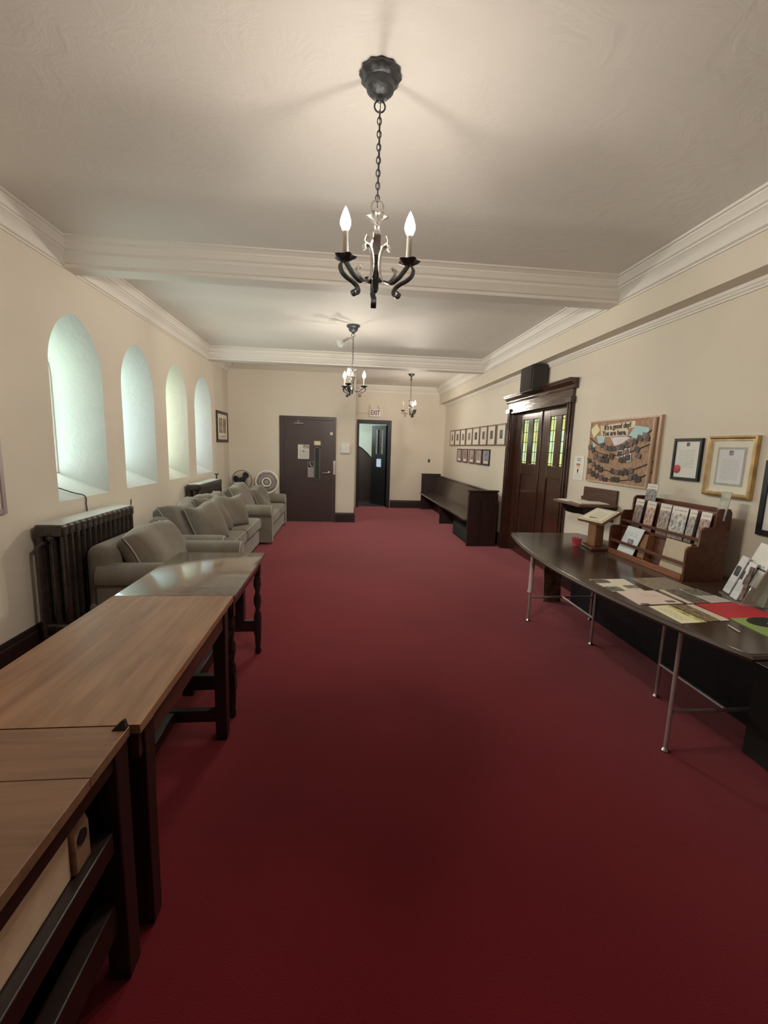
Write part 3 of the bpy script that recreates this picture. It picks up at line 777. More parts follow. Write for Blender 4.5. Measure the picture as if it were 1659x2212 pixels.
for (lab, cx, cy, cz, ti, ya, w, h, sd) in (
    ('square scatter pillow with pale piping, nearest on the long sofa', -1.49, 4.92, .645, .50, -.30, .52, .46, 11),
    ('plump scatter pillow in the middle of the long sofa', -1.55, 5.38, .655, .42, -.25, .50, .47, 12),
    ('upright scatter pillow at the corner end of the long sofa', -1.47, 5.86, .64, .38, -.75, .46, .44, 13)):
    t = thing('scatter_pillow', lab, 'pillow', (cx, cy, .45), 0, 'scatter pillows on the long sofa')
    put_cushion('pillow', t, w, h, .22, lean(cx, cy, cz, ti, ya), 3.2, sd)

# ------------------------------------------------------------------ radiators
def rad_section(zt):
    mb = MB()
    for x in (-.075, 0, .075):
        mb.loft([[(x + .026 * k * math.cos(a), .021 * k * math.sin(a), zz) for a in [2 * PI * q / 10 for q in range(10)]] for zz, k in ((.10, .6), (.13, 1), (.4, 1), (zt - .06, 1), (zt - .02, .7))])
    rbox(mb, -.10, -.03, .10, .10, .03, .19, .024, 3)
    rbox(mb, -.10, -.0365, zt - .085, .10, .0365, zt, .016, 3)
    return mb.mesh('section', MAT['rad'])
def radiator(label, x, y0, nsec, pitch, zt):
    t = thing('radiator', label, 'radiator', (x, y0 + nsec * pitch / 2, 0), 0, 'cast iron radiators')
    me = rad_section(zt)
    for k in range(nsec):
        put('section', me, None, t, world=True, M=Matrix.Translation((x, y0 + pitch * (k + .5), 0)))
    put('top_plate', rbox(MB(), x - .088, y0 + .012, zt - .001, x + .082, y0 + nsec * pitch - .012, zt + .005, .002, 1), plain('pale_plate', (.52, .53, .50), .45, 0, .12, 12), t)  # flat plate over the section tops, paler than the radiator paint
    for k in (0, nsec - 1):
        for s in (-.07, .07): put('foot', MB().lathe([(.03, 0), (.022, .05), (.03, .12)], 10, (x + s, y0 + pitch * (k + .5), 0)), MAT['rad'], t)
    return t
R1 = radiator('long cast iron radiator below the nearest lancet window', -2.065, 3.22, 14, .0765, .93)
put('supply_pipe', MB().tube([(-2.10, 3.262, .80), (-2.10, 3.21, .80), (-2.12, 3.19, .78), (-2.12, 3.185, .0)], .016, 10), MAT['rad'], R1)
put('valve', MB().lathe([(.02, 0), (.026, .02), (.014, .03), (.02, .05)], 12, (-2.06, 3.235, .82)), MAT['iron'], R1)
put('bleed_key', MB().cyl((-2.0, 4.305, .92), (-2.0, 4.312, .985), .005, n=6), MAT['rad'], R1)
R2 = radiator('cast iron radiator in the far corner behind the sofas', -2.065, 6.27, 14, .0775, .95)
put('valve', MB().lathe([(.012, 0), (.012, .07), (.034, .075), (.034, .09), (.004, .095)], 12, (-2.04, 7.31, .95)), MAT['rad'], R2)
single('lamp_cord', MB().tube(spline([(XL - .30, 3.72, 1.235), (XL - .18, 3.77, 1.165), (XL - .06, 3.86, 1.095), (XL + .004, 3.925, 1.058), (XL + .008, 3.93, .98), (XL + .01, 3.935, .90), (XL + .012, 3.94, .55), (XL + .012, 3.94, .3)], 5), .005, 6), MAT['cord'], 'thin dark cord trailing off the nearest window sill', 'cord')

# ------------------------------------------------------------------ fans
def fan(label, x, y, z, r, blade, ring, hubm, nb=3, rt=.005, bw=.75):
    t = thing('pedestal_fan', label, 'fan', (x, y, 0))
    put('base', MB().lathe([(.17, 0), (.17, .015), (.12, .03), (.03, .05), (.02, .06)], 28, (x, y, 0)), ring, t)
    put('pole', MB().cyl((x, y, .05), (x, y, z - .06), .014), ring, t)
    put('motor', MB().lathe([(.04, -.04), (.055, -.02), (.055, .05), (.03, .07)], 18, (x, y + .0, z), 'Y'), hubm, t)
    for k in range(nb):
        a = 2 * PI * k / nb + .9; mb = MB()
        P = []
        for rr_, wd in ((.04, .03), (.09, .085), (.14, .11), (r * .86, .095), (r * .92, .04)):
            for s in (-1, 1):
                aa = a + s * wd / max(rr_, .05) * bw
                P.append((rr_, aa, s * .015))
        L1 = P[0::2]; L2 = P[1::2]
        front = [(x + q * math.cos(b), y - .06 + dy, z + q * math.sin(b)) for q, b, dy in L1] + [(x + q * math.cos(b), y - .06 + dy, z + q * math.sin(b)) for q, b, dy in L2[::-1]]
        mb.loft([front, [(p[0], p[1] + .003, p[2]) for p in front]])
        put('blade', mb, blade, t, smooth=0)
    put('guard_ring', MB().tube([(x + r * math.cos(a), y - .06, z + r * math.sin(a)) for a in [2 * PI * k / 40 for k in range(40)]], rt, 8, True), ring, t)
    for q, yy in ((.62, -.095), (.35, -.105)):
        put('guard_ring', MB().tube([(x + r * q * math.cos(a), y + yy, z + r * q * math.sin(a)) for a in [2 * PI * k / 32 for k in range(32)]], .0025, 6, True), ring, t)
    for k in range(28):
        a = 2 * PI * k / 28
        put('guard_wire', MB().tube([(x + r * q * math.cos(a), y + dy, z + r * q * math.sin(a)) for q, dy in ((.25, -.105), (.6, -.098), (.85, -.085), (1, -.06), (1.0, -.03), (.85, .02), (.25, .05))], .0013, 4), ring, t)
    c = put('hub', MB().lathe([(.001, -.118), (.045, -.116), (.05, -.105), (.05, -.095), (.03, -.06)], 24, (x, y, z), 'Y'), hubm, t)
    return t, c
fan('pedestal fan with black blades in the corner behind the sofas', -1.915, 8.62, .84, .185, MAT['blade'], MAT['iron'], MAT['blade'], 3, .006, .62)
f2, hub2 = fan('pale pedestal fan with smoky blades and an ivory hub ring beside the brown door', -1.445, 8.63, .812, .212, MAT['fanfilm'], plain('white_fan_guard', (.86, .83, .76), .4), MAT['grey'], 5, .014, 1.25)
put('hub_ring', MB().tube([(-1.445 + .078 * math.cos(a), 8.51, .812 + .078 * math.sin(a)) for a in [2 * PI * k / 28 for k in range(28)]], .016, 8, True), MAT['cream_pl'], hub2)

# ------------------------------------------------------------------ picture on the left wall + posters
def picture_x(name, label, cat, x, side, y0, y1, z0, z1, fwid, fmat, matm, pic, picbox, depth=.022, group=None, extra=None):
    """framed picture on a wall x=const; side=+1 faces +X, -1 faces -X"""
    t = thing(name, label, cat, (x, (y0 + y1) / 2, z0), 0, group)
    a, b = (x, x + side * depth)
    lo, hi = min(a, b), max(a, b)
    fr = MB()
    fr.box(lo, y0, z0, hi, y0 + fwid, z1).box(lo, y1 - fwid, z0, hi, y1, z1).box(lo, y0 + fwid, z0, hi, y1 - fwid, z0 + fwid).box(lo, y0 + fwid, z1 - fwid, hi, y1 - fwid, z1)
    put('frame', fr, fmat, t, bevel=.003)
    q = x + side * depth * .55
    put('mount', MB().box(min(x, q), y0 + fwid * .8, z0 + fwid * .8, max(x, q), y1 - fwid * .8, z1 - fwid * .8), matm, t)
    for pm_, bx in zip(pic if isinstance(pic, list) else [pic], picbox if isinstance(picbox, list) else [picbox]):
        w, h = y1 - y0, z1 - z0
        q2 = q + side * .0025
        put('print', MB().box(min(q, q2), y0 + bx[0] * w, z0 + bx[2] * h, max(q, q2), y0 + bx[1] * w, z0 + bx[3] * h), pm_, t)
    return t
picture_x('framed_picture', 'dark framed picture of two panels on the window wall by the corner', 'picture', XL, 1, 7.94, 8.68, 1.55, 2.10, .05, MAT['darkY'], MAT['matb'], [plain('sepia_print', (.30, .25, .19), .5, 0, .5, 14)] * 2 + [plain('caption_strip', (.55, .48, .40), .6, 0, .15, 20)], [(.2, .47, .3, .78), (.53, .8, .3, .78), (.25, .75, .14, .22)])
picture_x('red_poster', 'framed poster with dark red picture at the window wall edge', 'poster', XL, 1, 2.35, 3.03, 1.045, 1.95, .035, MAT['grey'], MAT['matb'], plain('red_poster_print', (.22, .03, .04), .5, 0, .7, 6), (.08, .92, .08, .95))
single('wall_notice', MB().box(XL, 2.5, .80, XL + .004, 3.0, 1.035), page('wall_notice_print', (.66, .62, .54), (.3, .27, .22), 'YZ', 8, (.1, .92, .15, .8)), 'pale printed notice under the dark red poster', 'notice')

# ------------------------------------------------------------------ wooden tables along the left
def twist(x, y, z0, z1, r=.021):
    mb = MB(); n = 44; loops = []
    for i in range(n + 1):
        z = z0 + (z1 - z0) * i / n
        loops.append([(x + (r + .0065 * math.cos(2 * a - 26 * (z - z0) / .55 * 1.0)) * math.cos(a), y + (r + .0065 * math.cos(2 * a - 26 * (z - z0) / .55)) * math.sin(a), z) for a in [2 * PI * k / 12 for k in range(12)]])
    mb.loft(loops); return mb
T1 = thing('side_table', 'glossy dark table with barley twist legs, farthest of the three wooden tables', 'table', (-.86, 2.72, 0))
put('table_top', rbox(MB(), -1.165, 2.262, .725, -.553, 3.195, .75, .005, 2), MAT['top1'], T1)
put('apron', MB().box(-1.13, 2.30, .655, -.585, 2.32, .725).box(-1.13, 3.14, .655, -.585, 3.16, .725).box(-.605, 2.32, .655, -.585, 3.14, .725).box(-1.13, 2.32, .655, -1.11, 3.14, .725), MAT['apron'], T1)
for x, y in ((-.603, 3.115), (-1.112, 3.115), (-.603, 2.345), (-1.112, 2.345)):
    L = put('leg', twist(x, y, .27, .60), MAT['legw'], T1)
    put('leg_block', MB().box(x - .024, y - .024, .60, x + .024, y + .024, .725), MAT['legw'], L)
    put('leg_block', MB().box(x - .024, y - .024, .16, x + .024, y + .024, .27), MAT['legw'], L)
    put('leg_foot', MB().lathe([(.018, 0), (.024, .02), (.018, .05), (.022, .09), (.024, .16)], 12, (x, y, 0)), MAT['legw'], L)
for y in (3.115, 2.345): put('stretcher', MB().box(-1.09, y - .018, .175, -.625, y + .018, .26), MAT['legw'], T1, bevel=.003)
put('gate_post', MB().box(-.765, 3.08, .26, -.695, 3.15, .66), MAT['legw'], T1, bevel=.004)
put('stretcher', MB().box(-.88, 2.36, .12, -.82, 3.10, .20), MAT['legw'], T1, bevel=.003)

T2 = thing('side_table', 'worn mid brown table with square legs, between the glossy table and the desk', 'table', (-.86, 1.72, 0))
for k in range(4):
    x0 = -1.165 + k * .15125
    put('plank', MB().box(x0 + .0001, 1.185, .722, x0 + .1512, 2.2585, .75), MAT['top2'], T2, bevel=.0005)
put('apron', MB().box(-1.12, 1.235, .62, -.60, 1.255, .722).box(-1.12, 2.19, .62, -.60, 2.21, .722), MAT['apron'], T2)
put('side_rail', MB().box(-.605, 1.22, .62, -.583, 2.215, .722), MAT['apron'], T2)
put('side_rail', MB().box(-1.14, 1.22, .62, -1.12, 2.215, .722), MAT['apron'], T2)
for x, y in ((-.607, 2.165), (-1.11, 2.165), (-.607, 1.275), (-1.11, 1.275)):
    put('leg', MB().loft([[(x + a * k, y + b * k, z) for a, b in ((-.033, -.033), (.033, -.033), (.033, .033), (-.033, .033))] for z, k in ((0, .78), (.02, .86), (.45, .9), (.62, 1), (.70, 1))]), MAT['legw'], T2, bevel=.003)
for y in (2.165, 1.275): put('stretcher', MB().box(-1.08, y - .016, .10, -.637, y + .016, .165), MAT['legw'], T2, bevel=.003)
put('stretcher', MB().box(-.88, 1.29, .10, -.84, 2.15, .16), MAT['legw'], T2, bevel=.003)

T3 = thing('open_desk', 'brown desk with an open shelf below, nearest to the camera', 'desk', (-.9, .3, 0))
put('end_board', MB().box(-1.25, .985, .722, -.585, 1.178, .7515), MAT['top3'], T3, bevel=.0015)
for k in range(3):
    x0 = -1.25 + k * .2217
    put('plank', MB().box(x0 + .0005, -.75, .722, x0 + .2212, .984, .7505), MAT['top3'], T3, bevel=.001)
put('corner_stop', MB().loft([[(-.625, 1.155, .75), (-.586, 1.155, .75), (-.586, 1.176, .75), (-.625, 1.176, .75)], [(-.600, 1.165, .775), (-.592, 1.165, .778), (-.592, 1.175, .778), (-.600, 1.175, .775)]]), MAT['legw'], T3)
put('apron', MB().box(-.612, -.7, .675, -.594, 1.13, .722), MAT['legw'], T3)
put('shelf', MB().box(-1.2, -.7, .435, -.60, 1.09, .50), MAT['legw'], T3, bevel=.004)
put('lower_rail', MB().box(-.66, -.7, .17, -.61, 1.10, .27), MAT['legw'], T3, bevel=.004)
put('back_shade_board', MB().box(-1.25, -.7, .1, -1.23, 1.12, .72), MAT['legw'], T3)  # added board, closes the desk in so its inside stays dark
put('lower_shade_board', MB().box(-1.22, -.7, .09, -.66, 1.10, .13), MAT['legw'], T3)  # added board, hides the carpet to darken the space below the shelf
put('end_panel', MB().box(-1.2, 1.105, .09, -.65, 1.125, .70), MAT['legw'], T3)  # added board, keeps the gap at the far end dark
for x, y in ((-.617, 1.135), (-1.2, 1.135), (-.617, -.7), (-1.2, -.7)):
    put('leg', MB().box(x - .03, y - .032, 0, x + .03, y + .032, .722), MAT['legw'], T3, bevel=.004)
bx = thing('storage_box', 'cream laminate box with dark rounded end on the desk shelf', 'box', (-.75, .3, .5))
put('body', MB().box(-.95, -.6, .50, -.632, .965, .645), MAT['cream'], bx, bevel=.006)
endp = [(-.955, .50), (-.622, .50), (-.622, .60), (-.635, .64), (-.665, .66), (-.91, .66), (-.945, .64), (-.955, .60)]
en = put('end_piece', MB().prism(endp, lambda x, z: (x, .965, z), lambda x, z: (x, 1.03, z)), MAT['mottle'], bx, bevel=.006)
put('finger_hole', MB().lathe([(.018, -.004), (.018, .002), (.001, .002)], 16, (-.6205, .995, .585), 'X'), MAT['black'], en)
put('lid_rail', MB().box(-.96, -.6, .645, -.625, .965, .668), MAT['legw'], bx, bevel=.004)

# ------------------------------------------------------------------ pew
PW = thing('church_pew', 'long dark wooden pew against the wall under the small portraits', 'pew', (2.25, 8.8, 0))
def pew_end(y):
    prof = [(2.02, 0), (2.50, 0), (2.50, .84), (2.485, .885), (2.45, .90), (2.06, .90), (2.03, .885), (2.02, .84)]
    e = put('end_panel', MB().prism(prof, lambda x, z: (x, y, z), lambda x, z: (x, y + .055, z)), MAT['pewend'], PW, bevel=.005)
    put('capping', rbox(MB(), 2.005, y - .012, .885, 2.51, y + .067, .915, .010, 2), MAT['pewend'], e)
    put('raised_panel', MB().box(2.20, y - .01, .06, 2.215, y, .84), MAT['pewend'], e)
pew_end(6.69); pew_end(10.85)
put('seat', MB().prism([(1.975, .405), (1.98, .435), (2.40, .415), (2.42, .385), (2.0, .395)], lambda x, z: (x, 6.745, z), lambda x, z: (x, 10.85, z)), MAT['pew'], PW, bevel=.004)
put('backrest', MB().prism([(2.375, .41), (2.405, .40), (2.485, .855), (2.455, .865)], lambda x, z: (x, 6.745, z), lambda x, z: (x, 10.85, z)), MAT['pew'], PW, bevel=.003)
put('back_rail', rbox(MB(), 2.44, 6.745, .845, 2.50, 10.85, .88, .010, 2), MAT['pew'], PW)
put('plinth', MB().box(2.33, 6.745, .0, 2.36, 10.85, .395), MAT['pewend'], PW)
put('support', MB().box(2.04, 8.75, 0, 2.33, 8.80, .395), MAT['pewend'], PW)
single('kneeling_box', rbox(MB(), 2.06, 6.85, 0, 2.31, 7.75, .24, .02, 2), plain('dark_green_box', (.020, .028, .026), .7, 0, .2), 'dark green box on the carpet under the near end of the pew', 'box')

# ------------------------------------------------------------------ small portraits
ordw = ['first', 'second', 'third', 'fourth', 'fifth', 'sixth', 'seventh', 'eighth']
ups = [(9.96, 10.41), (9.49, 9.955), (9.06, 9.485), (8.58, 9.035), (8.12, 8.59), (7.675, 8.12), (7.24, 7.68), (6.775, 7.21)]
pc = [(.30, .20, .15), (.10, .07, .06), (.18, .11, .08), (.22, .14, .12), (.07, .06, .07), (.17, .11, .10), (.08, .06, .06), (.07, .09, .075)]
for i, (a, b) in enumerate(ups):
    picture_x('framed_portrait', '%s framed portrait of the upper row, counted from the alcove' % ordw[i], 'portrait', XR, -1, a + .015, b - .015, 1.63, 1.985, .022, MAT['browncard'], MAT['matb'],
              plain('portrait_print_%d' % i, pc[i], .5, 0, .6, 18), (.34, .66, .32, .72), group='small portraits above the pew')
lows = [(9.31, 9.66), (8.85, 9.21), (8.38, 8.74), (7.925, 8.29), (7.49, 7.87)]
pl = [(.36, .27, .24), (.28, .17, .16), (.38, .30, .27), (.40, .33, .24), (.28, .28, .36)]
lowlab = ['first framed portrait of the lower row, counted from the alcove', 'second framed portrait of the lower row, counted from the alcove', 'third framed portrait of the lower row, counted from the alcove', 'fourth framed portrait of the lower row, with a pale brown frame', 'black framed portrait at the end of the lower row']
for i, (a, b) in enumerate(lows):
    picture_x('framed_portrait', lowlab[i], 'portrait', XR, -1, a, b, 1.275, 1.563, .026, MAT['black'] if i == 4 else MAT['redframe'], MAT['lilac'],
              [plain('portrait_low_print_%d' % i, pl[i], .5, 0, .5, 14), MAT['paper']], [(.2, .8, .28, .86), (.25, .75, .13, .24)], group='small portraits above the pew')

# ------------------------------------------------------------------ speaker
sk = thing('wall_speaker', 'black speaker box above the varnished double doors', 'speaker', (2.5, 5.65, 2.3))
put('cabinet', MB().loft([[(2.385, 5.47, 2.318), (2.575, 5.45, 2.318), (2.575, 5.87, 2.318), (2.385, 5.84, 2.318)], [(2.385, 5.47, 2.645), (2.575, 5.45, 2.645), (2.575, 5.87, 2.645), (2.385, 5.84, 2.645)]]), MAT['speaker'], sk, bevel=.006)
put('grille', rbox(MB(), 2.372, 5.485, 2.335, 2.387, 5.825, 2.63, .005, 2), MAT['grillecloth'], sk)
put('bracket', MB().box(2.575, 5.6, 2.40, 2.60, 5.7, 2.55), MAT['black'], sk)

# ------------------------------------------------------------------ wall sign, fold-down shelf
sg = thing('wall_sign', 'small white sign with a striped shield beside the double doors', 'sign', (XR, 4.565, 1.255))
put('panel', MB().box(XR - .006, 4.468, 1.255, XR, 4.665, 1.515), page('wall_sign_print', (.78, .77, .72), (.55, .55, .52), 'YZ', 18, (.2, .85, .06, .25)), sg)
for z, y0, y1 in ((1.487, 4.525, 4.61), (1.466, 4.54, 4.60)): put('text_line', MB().box(XR - .0075, y0, z - .006, XR - .006, y1, z + .006), MAT['grey'], sg)
for z, c, w in ((1.425, (.30, .10, .04), .036), (1.408, (.75, .40, .25), .033), (1.391, (.78, .62, .25), .030)):
    put('shield_stripe', MB().box(XR - .0075, 4.575 - w, z - .008, XR - .006, 4.575 + w, z + .008), plain('stripe_%d' % int(z * 1000), c, .6), sg)
put('shield_point', MB().prism([(4.56, 1.372), (4.592, 1.372), (4.586, 1.345), (4.578, 1.325), (4.572, 1.325)], lambda y, z: (XR - .0075, y, z), lambda y, z: (XR - .006, y, z)), MAT['black'], sg)

sh = thing('wall_desk', 'wooden fold-down wall desk beside the double doors', 'shelf', (XR, 4.08, .9))
put('back_board', MB().prism([(3.83, 1.01), (4.36, 1.01), (4.42, 1.05), (4.44, 1.09), (4.395, 1.10), (4.39, 1.20), (3.83, 1.205)], lambda y, z: (XR - .022, y, z), lambda y, z: (XR, y, z)), wood('wall_desk_board', (.06, .028, .018), (.13, .065, .04), .4, 'Y', 1), sh, bevel=.003)
put('desk_top', MB().box(2.20, 3.80, 1.048, XR - .022, 4.30, 1.072), wood('wall_desk_top', (.11, .06, .035), (.22, .12, .07), .4, 'Y', 1), sh, bevel=.003)
brk = [(2.575, .90), (2.575, 1.048), (2.27, 1.048), (2.275, 1.02), (2.30, .975), (2.34, .945), (2.40, .93), (2.46, .925), (2.52, .91)]
for y in (3.83, 4.24): put('bracket', MB().prism(brk, lambda x, z: (x, y, z), lambda x, z: (x, y + .03, z)), MAT['darkX'], sh)
single('guest_page', MB().loft([[(2.26, 3.88, 1.072), (2.52, 3.84, 1.072), (2.54, 4.04, 1.072), (2.28, 4.06, 1.072)], [(2.26, 3.88, 1.079), (2.52, 3.84, 1.079), (2.54, 4.04, 1.079), (2.28, 4.06, 1.079)]]), MAT['paper'], 'white papers lying on the fold-down wall desk, near the board', 'papers')
single('guest_page', MB().box(2.23, 4.07, 1.072, 2.46, 4.27, 1.076), MAT['paper'], 'white sheet at the door end of the fold-down wall desk', 'paper')

# ------------------------------------------------------------------ notice board
nb_ = thing('notice_board', 'cork notice board full of snapshots reading a good day', 'notice board', (XR, 3.87, 1.25))
BY0, BY1, BZ0, BZ1 = 3.355, 4.38, 1.262, 1.878
xb = XR - .018
put('cork', MB().box(xb, BY0 + .01, BZ0 + .01, XR, BY1 - .01, BZ1 - .01), MAT['cork'], nb_)
put('frame_strip', MB().box(xb - .008, BY0, BZ0, XR, BY0 + .025, BZ1), MAT['oakY'], nb_)
put('bamboo_pole', MB().tube([(xb - .012, BY0 + .075, BZ0 + .01), (xb - .012, BY0 + .06, BZ1 - .02)], .017, 10), MAT['oakY'], nb_)
put('frame_strip', MB().box(xb - .006, BY1 - .014, BZ0, XR, BY1, BZ1), MAT['oakY'], nb_)
put('frame_strip', MB().box(xb - .006, BY0 + .025, BZ1 - .016, XR, BY1 - .014, BZ1), MAT['oakY'], nb_)
put('frame_strip', MB().box(xb - .006, BY0 + .025, BZ0, XR, BY1 - .014, BZ0 + .014), MAT['oakY'], nb_)
def bu(u, v): return (BY1 - u * (BY1 - BY0), BZ1 - v * (BZ1 - BZ0))      # u from the far edge to the near edge, v down
def bpoly(name, uv, mat, x0, th=.0015):
    return put(name, MB().prism([bu(*p) for p in uv], lambda y, z: (x0, y, z), lambda y, z: (x0 - th, y, z)), mat, nb_)
bpoly('blue_card', [(.69, .12), (.86, .16), (.86, .27), (.72, .30), (.60, .28)], MAT['bluepaper'], xb)
bpoly('blue_card', [(.12, .24), (.26, .26), (.25, .36), (.16, .37)], MAT['bluepaper'], xb)
bpoly('blue_card', [(.06, .34), (.13, .40), (.08, .47)], MAT['bluepaper'], xb)
bpoly('white_card', [(.35, .28), (.66, .27), (.53, .37), (.43, .42)], plain('lilac_white_card', (.74, .68, .74), .7), xb)
bpoly('yellow_card', [(.10, .05), (.17, .16), (.07, .28), (.01, .14)], MAT['yellowpaper'], xb)
bpoly('title_card', [(.17, .09), (.68, .05), (.69, .14), (.60, .16), (.60, .26), (.20, .27)], plain('cream_title_card', (.72, .62, .44), .7), xb - .0016)
TB = lambda y, z, s: Matrix.Translation((xb - .0045, y, z)) @ Matrix.Rotation(-PI / 2, 4, 'Z') @ Matrix.Rotation(PI / 2, 4, 'X') @ Matrix.Rotation(s, 4, 'Z')
put('lettering', text("It's a good day!", .066, MAT['ink'], .001, .0022), None, nb_, M=TB(*bu(.435, .115), .03))
put('lettering', text("You are here.", .066, MAT['ink'], .001, .0022), None, nb_, M=TB(*bu(.40, .215), .01))
for pts in ([(.02, .28), (.12, .36), (.25, .42), (.42, .44), (.6, .40), (.75, .31), (.92, .18)], [(.0, .40), (.12, .49), (.3, .55), (.5, .55), (.7, .48), (.95, .36)],
            [(.0, .62), (.15, .72), (.3, .79), (.5, .80), (.7, .76), (.96, .62)], [(.02, .80), (.15, .88), (.35, .93), (.55, .93), (.8, .86), (.96, .76)]):
    put('garland', MB().tube([(xb - .005, *bu(*p)) for p in spline([(*p, 0) for p in pts], 5) for p in [(p[0], p[1])]], .004, 6), MAT['garland'], nb_)
snaps = [(.24, .40), (.30, .44), (.37, .45), (.43, .45), (.49, .44), (.55, .43), (.61, .40), (.66, .37), (.71, .35), (.77, .30), (.83, .27), (.86, .31),
         (.52, .53), (.62, .50), (.64, .585), (.745, .46), (.77, .55), (.545, .62), (.60, .61), (.22, .62), (.27, .63), (.33, .64), (.14, .585), (.30, .57), (.40, .57),
         (.03, .43), (.09, .48), (.04, .66), (.12, .71), (.19, .76), (.25, .79), (.06, .83), (.13, .87), (.20, .90), (.27, .92), (.34, .94),
         (.44, .80), (.50, .81), (.57, .81), (.63, .79), (.70, .77), (.46, .92), (.52, .92), (.70, .87), (.76, .85), (.80, .88)]
for k, (u, v) in enumerate(snaps):
    w = random.uniform(.052, .078); h = random.uniform(.042, .058); a = random.uniform(-.25, .25) + (.25 if u > .55 and v < .5 else (-.25 if u < .3 else 0))
    y, z = bu(u, v)
    M_ = Matrix.Translation((xb - .008 - .0006 * (k % 3), y, z)) @ Matrix.Rotation(a, 4, 'X')
    o = put('snapshot', MB().box(-.001, -w / 2, -h / 2, .001, w / 2, h / 2), MAT['photo2'] if k % 3 == 1 else MAT['photo'], nb_, M=M_)
    if k in (12, 13, 14): put('white_border', MB().box(-.0006, -w / 2 - .008, -h / 2 - .008, .0016, w / 2 + .008, h / 2 + .008), MAT['paper'], nb_, M=M_ @ Matrix.Translation((.0016, 0, 0)))

# ------------------------------------------------------------------ framed certificates
c1 = picture_x('framed_certificate', 'black framed certificate with a round red seal', 'certificate', XR, -1, 2.925, 3.195, 1.367, 1.682, .022, MAT['black'], page('certificate_print', (.74, .74, .70), (.45, .45, .44), 'YZ', 22, (.18, .85, .28, .78), blob=[(.5, .90, .07, .05, (.12, .12, .14))]), [], [])
put('red_seal', MB().lathe([(.032, 0), (.032, -.003), (.028, -.004), (.001, -.004)], 24, (XR - .014, 3.142, 1.45), 'X'), MAT['red'], c1)
g = thing('framed_certificate', 'gilt framed certificate in a cream mount with a grey inner border', 'certificate', (XR, 2.68, 1.285))
GY0, GY1, GZ0, GZ1 = 2.497, 2.865, 1.285, 1.692
def mitre(w0, w1, d0, d1, mat, nm, par):
    mb = MB()
    def L(i, d): return [(XR - d, GY0 + i, GZ0 + i), (XR - d, GY1 - i, GZ0 + i), (XR - d, GY1 - i, GZ1 - i), (XR - d, GY0 + i, GZ1 - i)]
    mb.loft([L(w0, .002), L(w0, d0), L((w0 + w1) / 2, max(d0, d1) + .004), L(w1, d1), L(w1, .002)], caps=False)
    return put(nm, mb, mat, par, smooth=20)
mitre(0, .022, .030, .026, MAT['gold'], 'frame', g)
mitre(.022, .034, .024, .014, MAT['goldl'], 'frame_slip', g)
put('mount', MB().box(XR - .012, GY0 + .03, GZ0 + .03, XR, GY1 - .03, GZ1 - .03), MAT['matb'], g)
put('border', MB().box(XR - .0135, GY0 + .075, GZ0 + .075, XR - .012, GY1 - .075, GZ1 - .075), plain('grey_green_border', (.40, .42, .37), .7, 0, .15, 60), g)
put('certificate_sheet', MB().box(XR - .015, GY0 + .09, GZ0 + .09, XR - .0135, GY1 - .09, GZ1 - .09), page('gilt_certificate_print', (.66, .68, .70), (.48, .48, .50), 'YZ', 20, (.15, .85, .10, .72), blob=[(.5, .90, .09, .07, (.22, .23, .26))]), g)
picture_x('framed_certificate', 'large black framed print at the picture edge beyond the gilt frame', 'certificate', XR, -1, 1.95, 2.43, 1.08, 1.54, .035, MAT['black'], page('edge_print', (.76, .76, .74), (.5, .5, .5), 'YZ', 20, (.15, .85, .1, .8)), [], [])

# ------------------------------------------------------------------ boat-shaped table on the right
TZ = .75
RT = thing('boat_table', 'dark boat-shaped table on slender metal legs along the wall', 'table', (2.035, 2.8, 0))
def hwid(y): return .345 + .185 * (1 - ((y - 2.8) / 1.28) ** 2)
ys = [1.525 + i * (4.085 - 1.525) / 32 for i in range(33)]
pf = [(2.035 - hwid(y), y) for y in ys]; pb = [(min(2.035 + hwid(y), 2.57), y) for y in ys[::-1]]
poly = pf + pb
put('table_top', MB().prism(poly, lambda x, y: (x, y, TZ - .032), lambda x, y: (x, y, TZ)), MAT['rtop'], RT, bevel=.004)
put('edge_band', MB().tube([(x, y, TZ - .017) for x, y in poly], .0155, 6, True), plain('table_edge_band', (.06, .040, .03), .35), RT)
put('sub_frame', MB().box(1.74, 1.9, TZ - .06, 2.36, 3.72, TZ - .032), MAT['black'], RT)
def rleg(x, y, sleeve):
    L = put('leg', MB().tube([(x, y, .012), (x, y, TZ - .03)], .011, 10), MAT['grey'], RT)
    put('glide', MB().lathe([(.020, 0), (.021, .006), (.012, .02)], 14, (x, y, 0)), MAT['chrome'], L)
    if sleeve: put('sleeve', MB().tube([(x, y, .275), (x, y, .29), (x, y, .30), (x, y, TZ - .03)], [.026, .026, .020, .020], 12), plain('pale_leg_sleeve', (.56, .45, .42), .45, .1), L)
    return L
rleg(1.735, 3.67, True); rleg(2.34, 3.67, False); rleg(2.05, 3.17, False)
rleg(1.73, 1.93, False); rleg(2.34, 1.93, False); rleg(2.05, 2.42, False)
for y, y2 in ((3.67, 3.17), (1.93, 2.42)):
    put('brace', MB().tube([(1.74, y, .225), (2.34, y, .225)], .010, 10), MAT['grey'], RT)
    put('brace', MB().tube([(2.05, y, .225), (2.05, y2, .225)], .010, 10), MAT['grey'], RT)

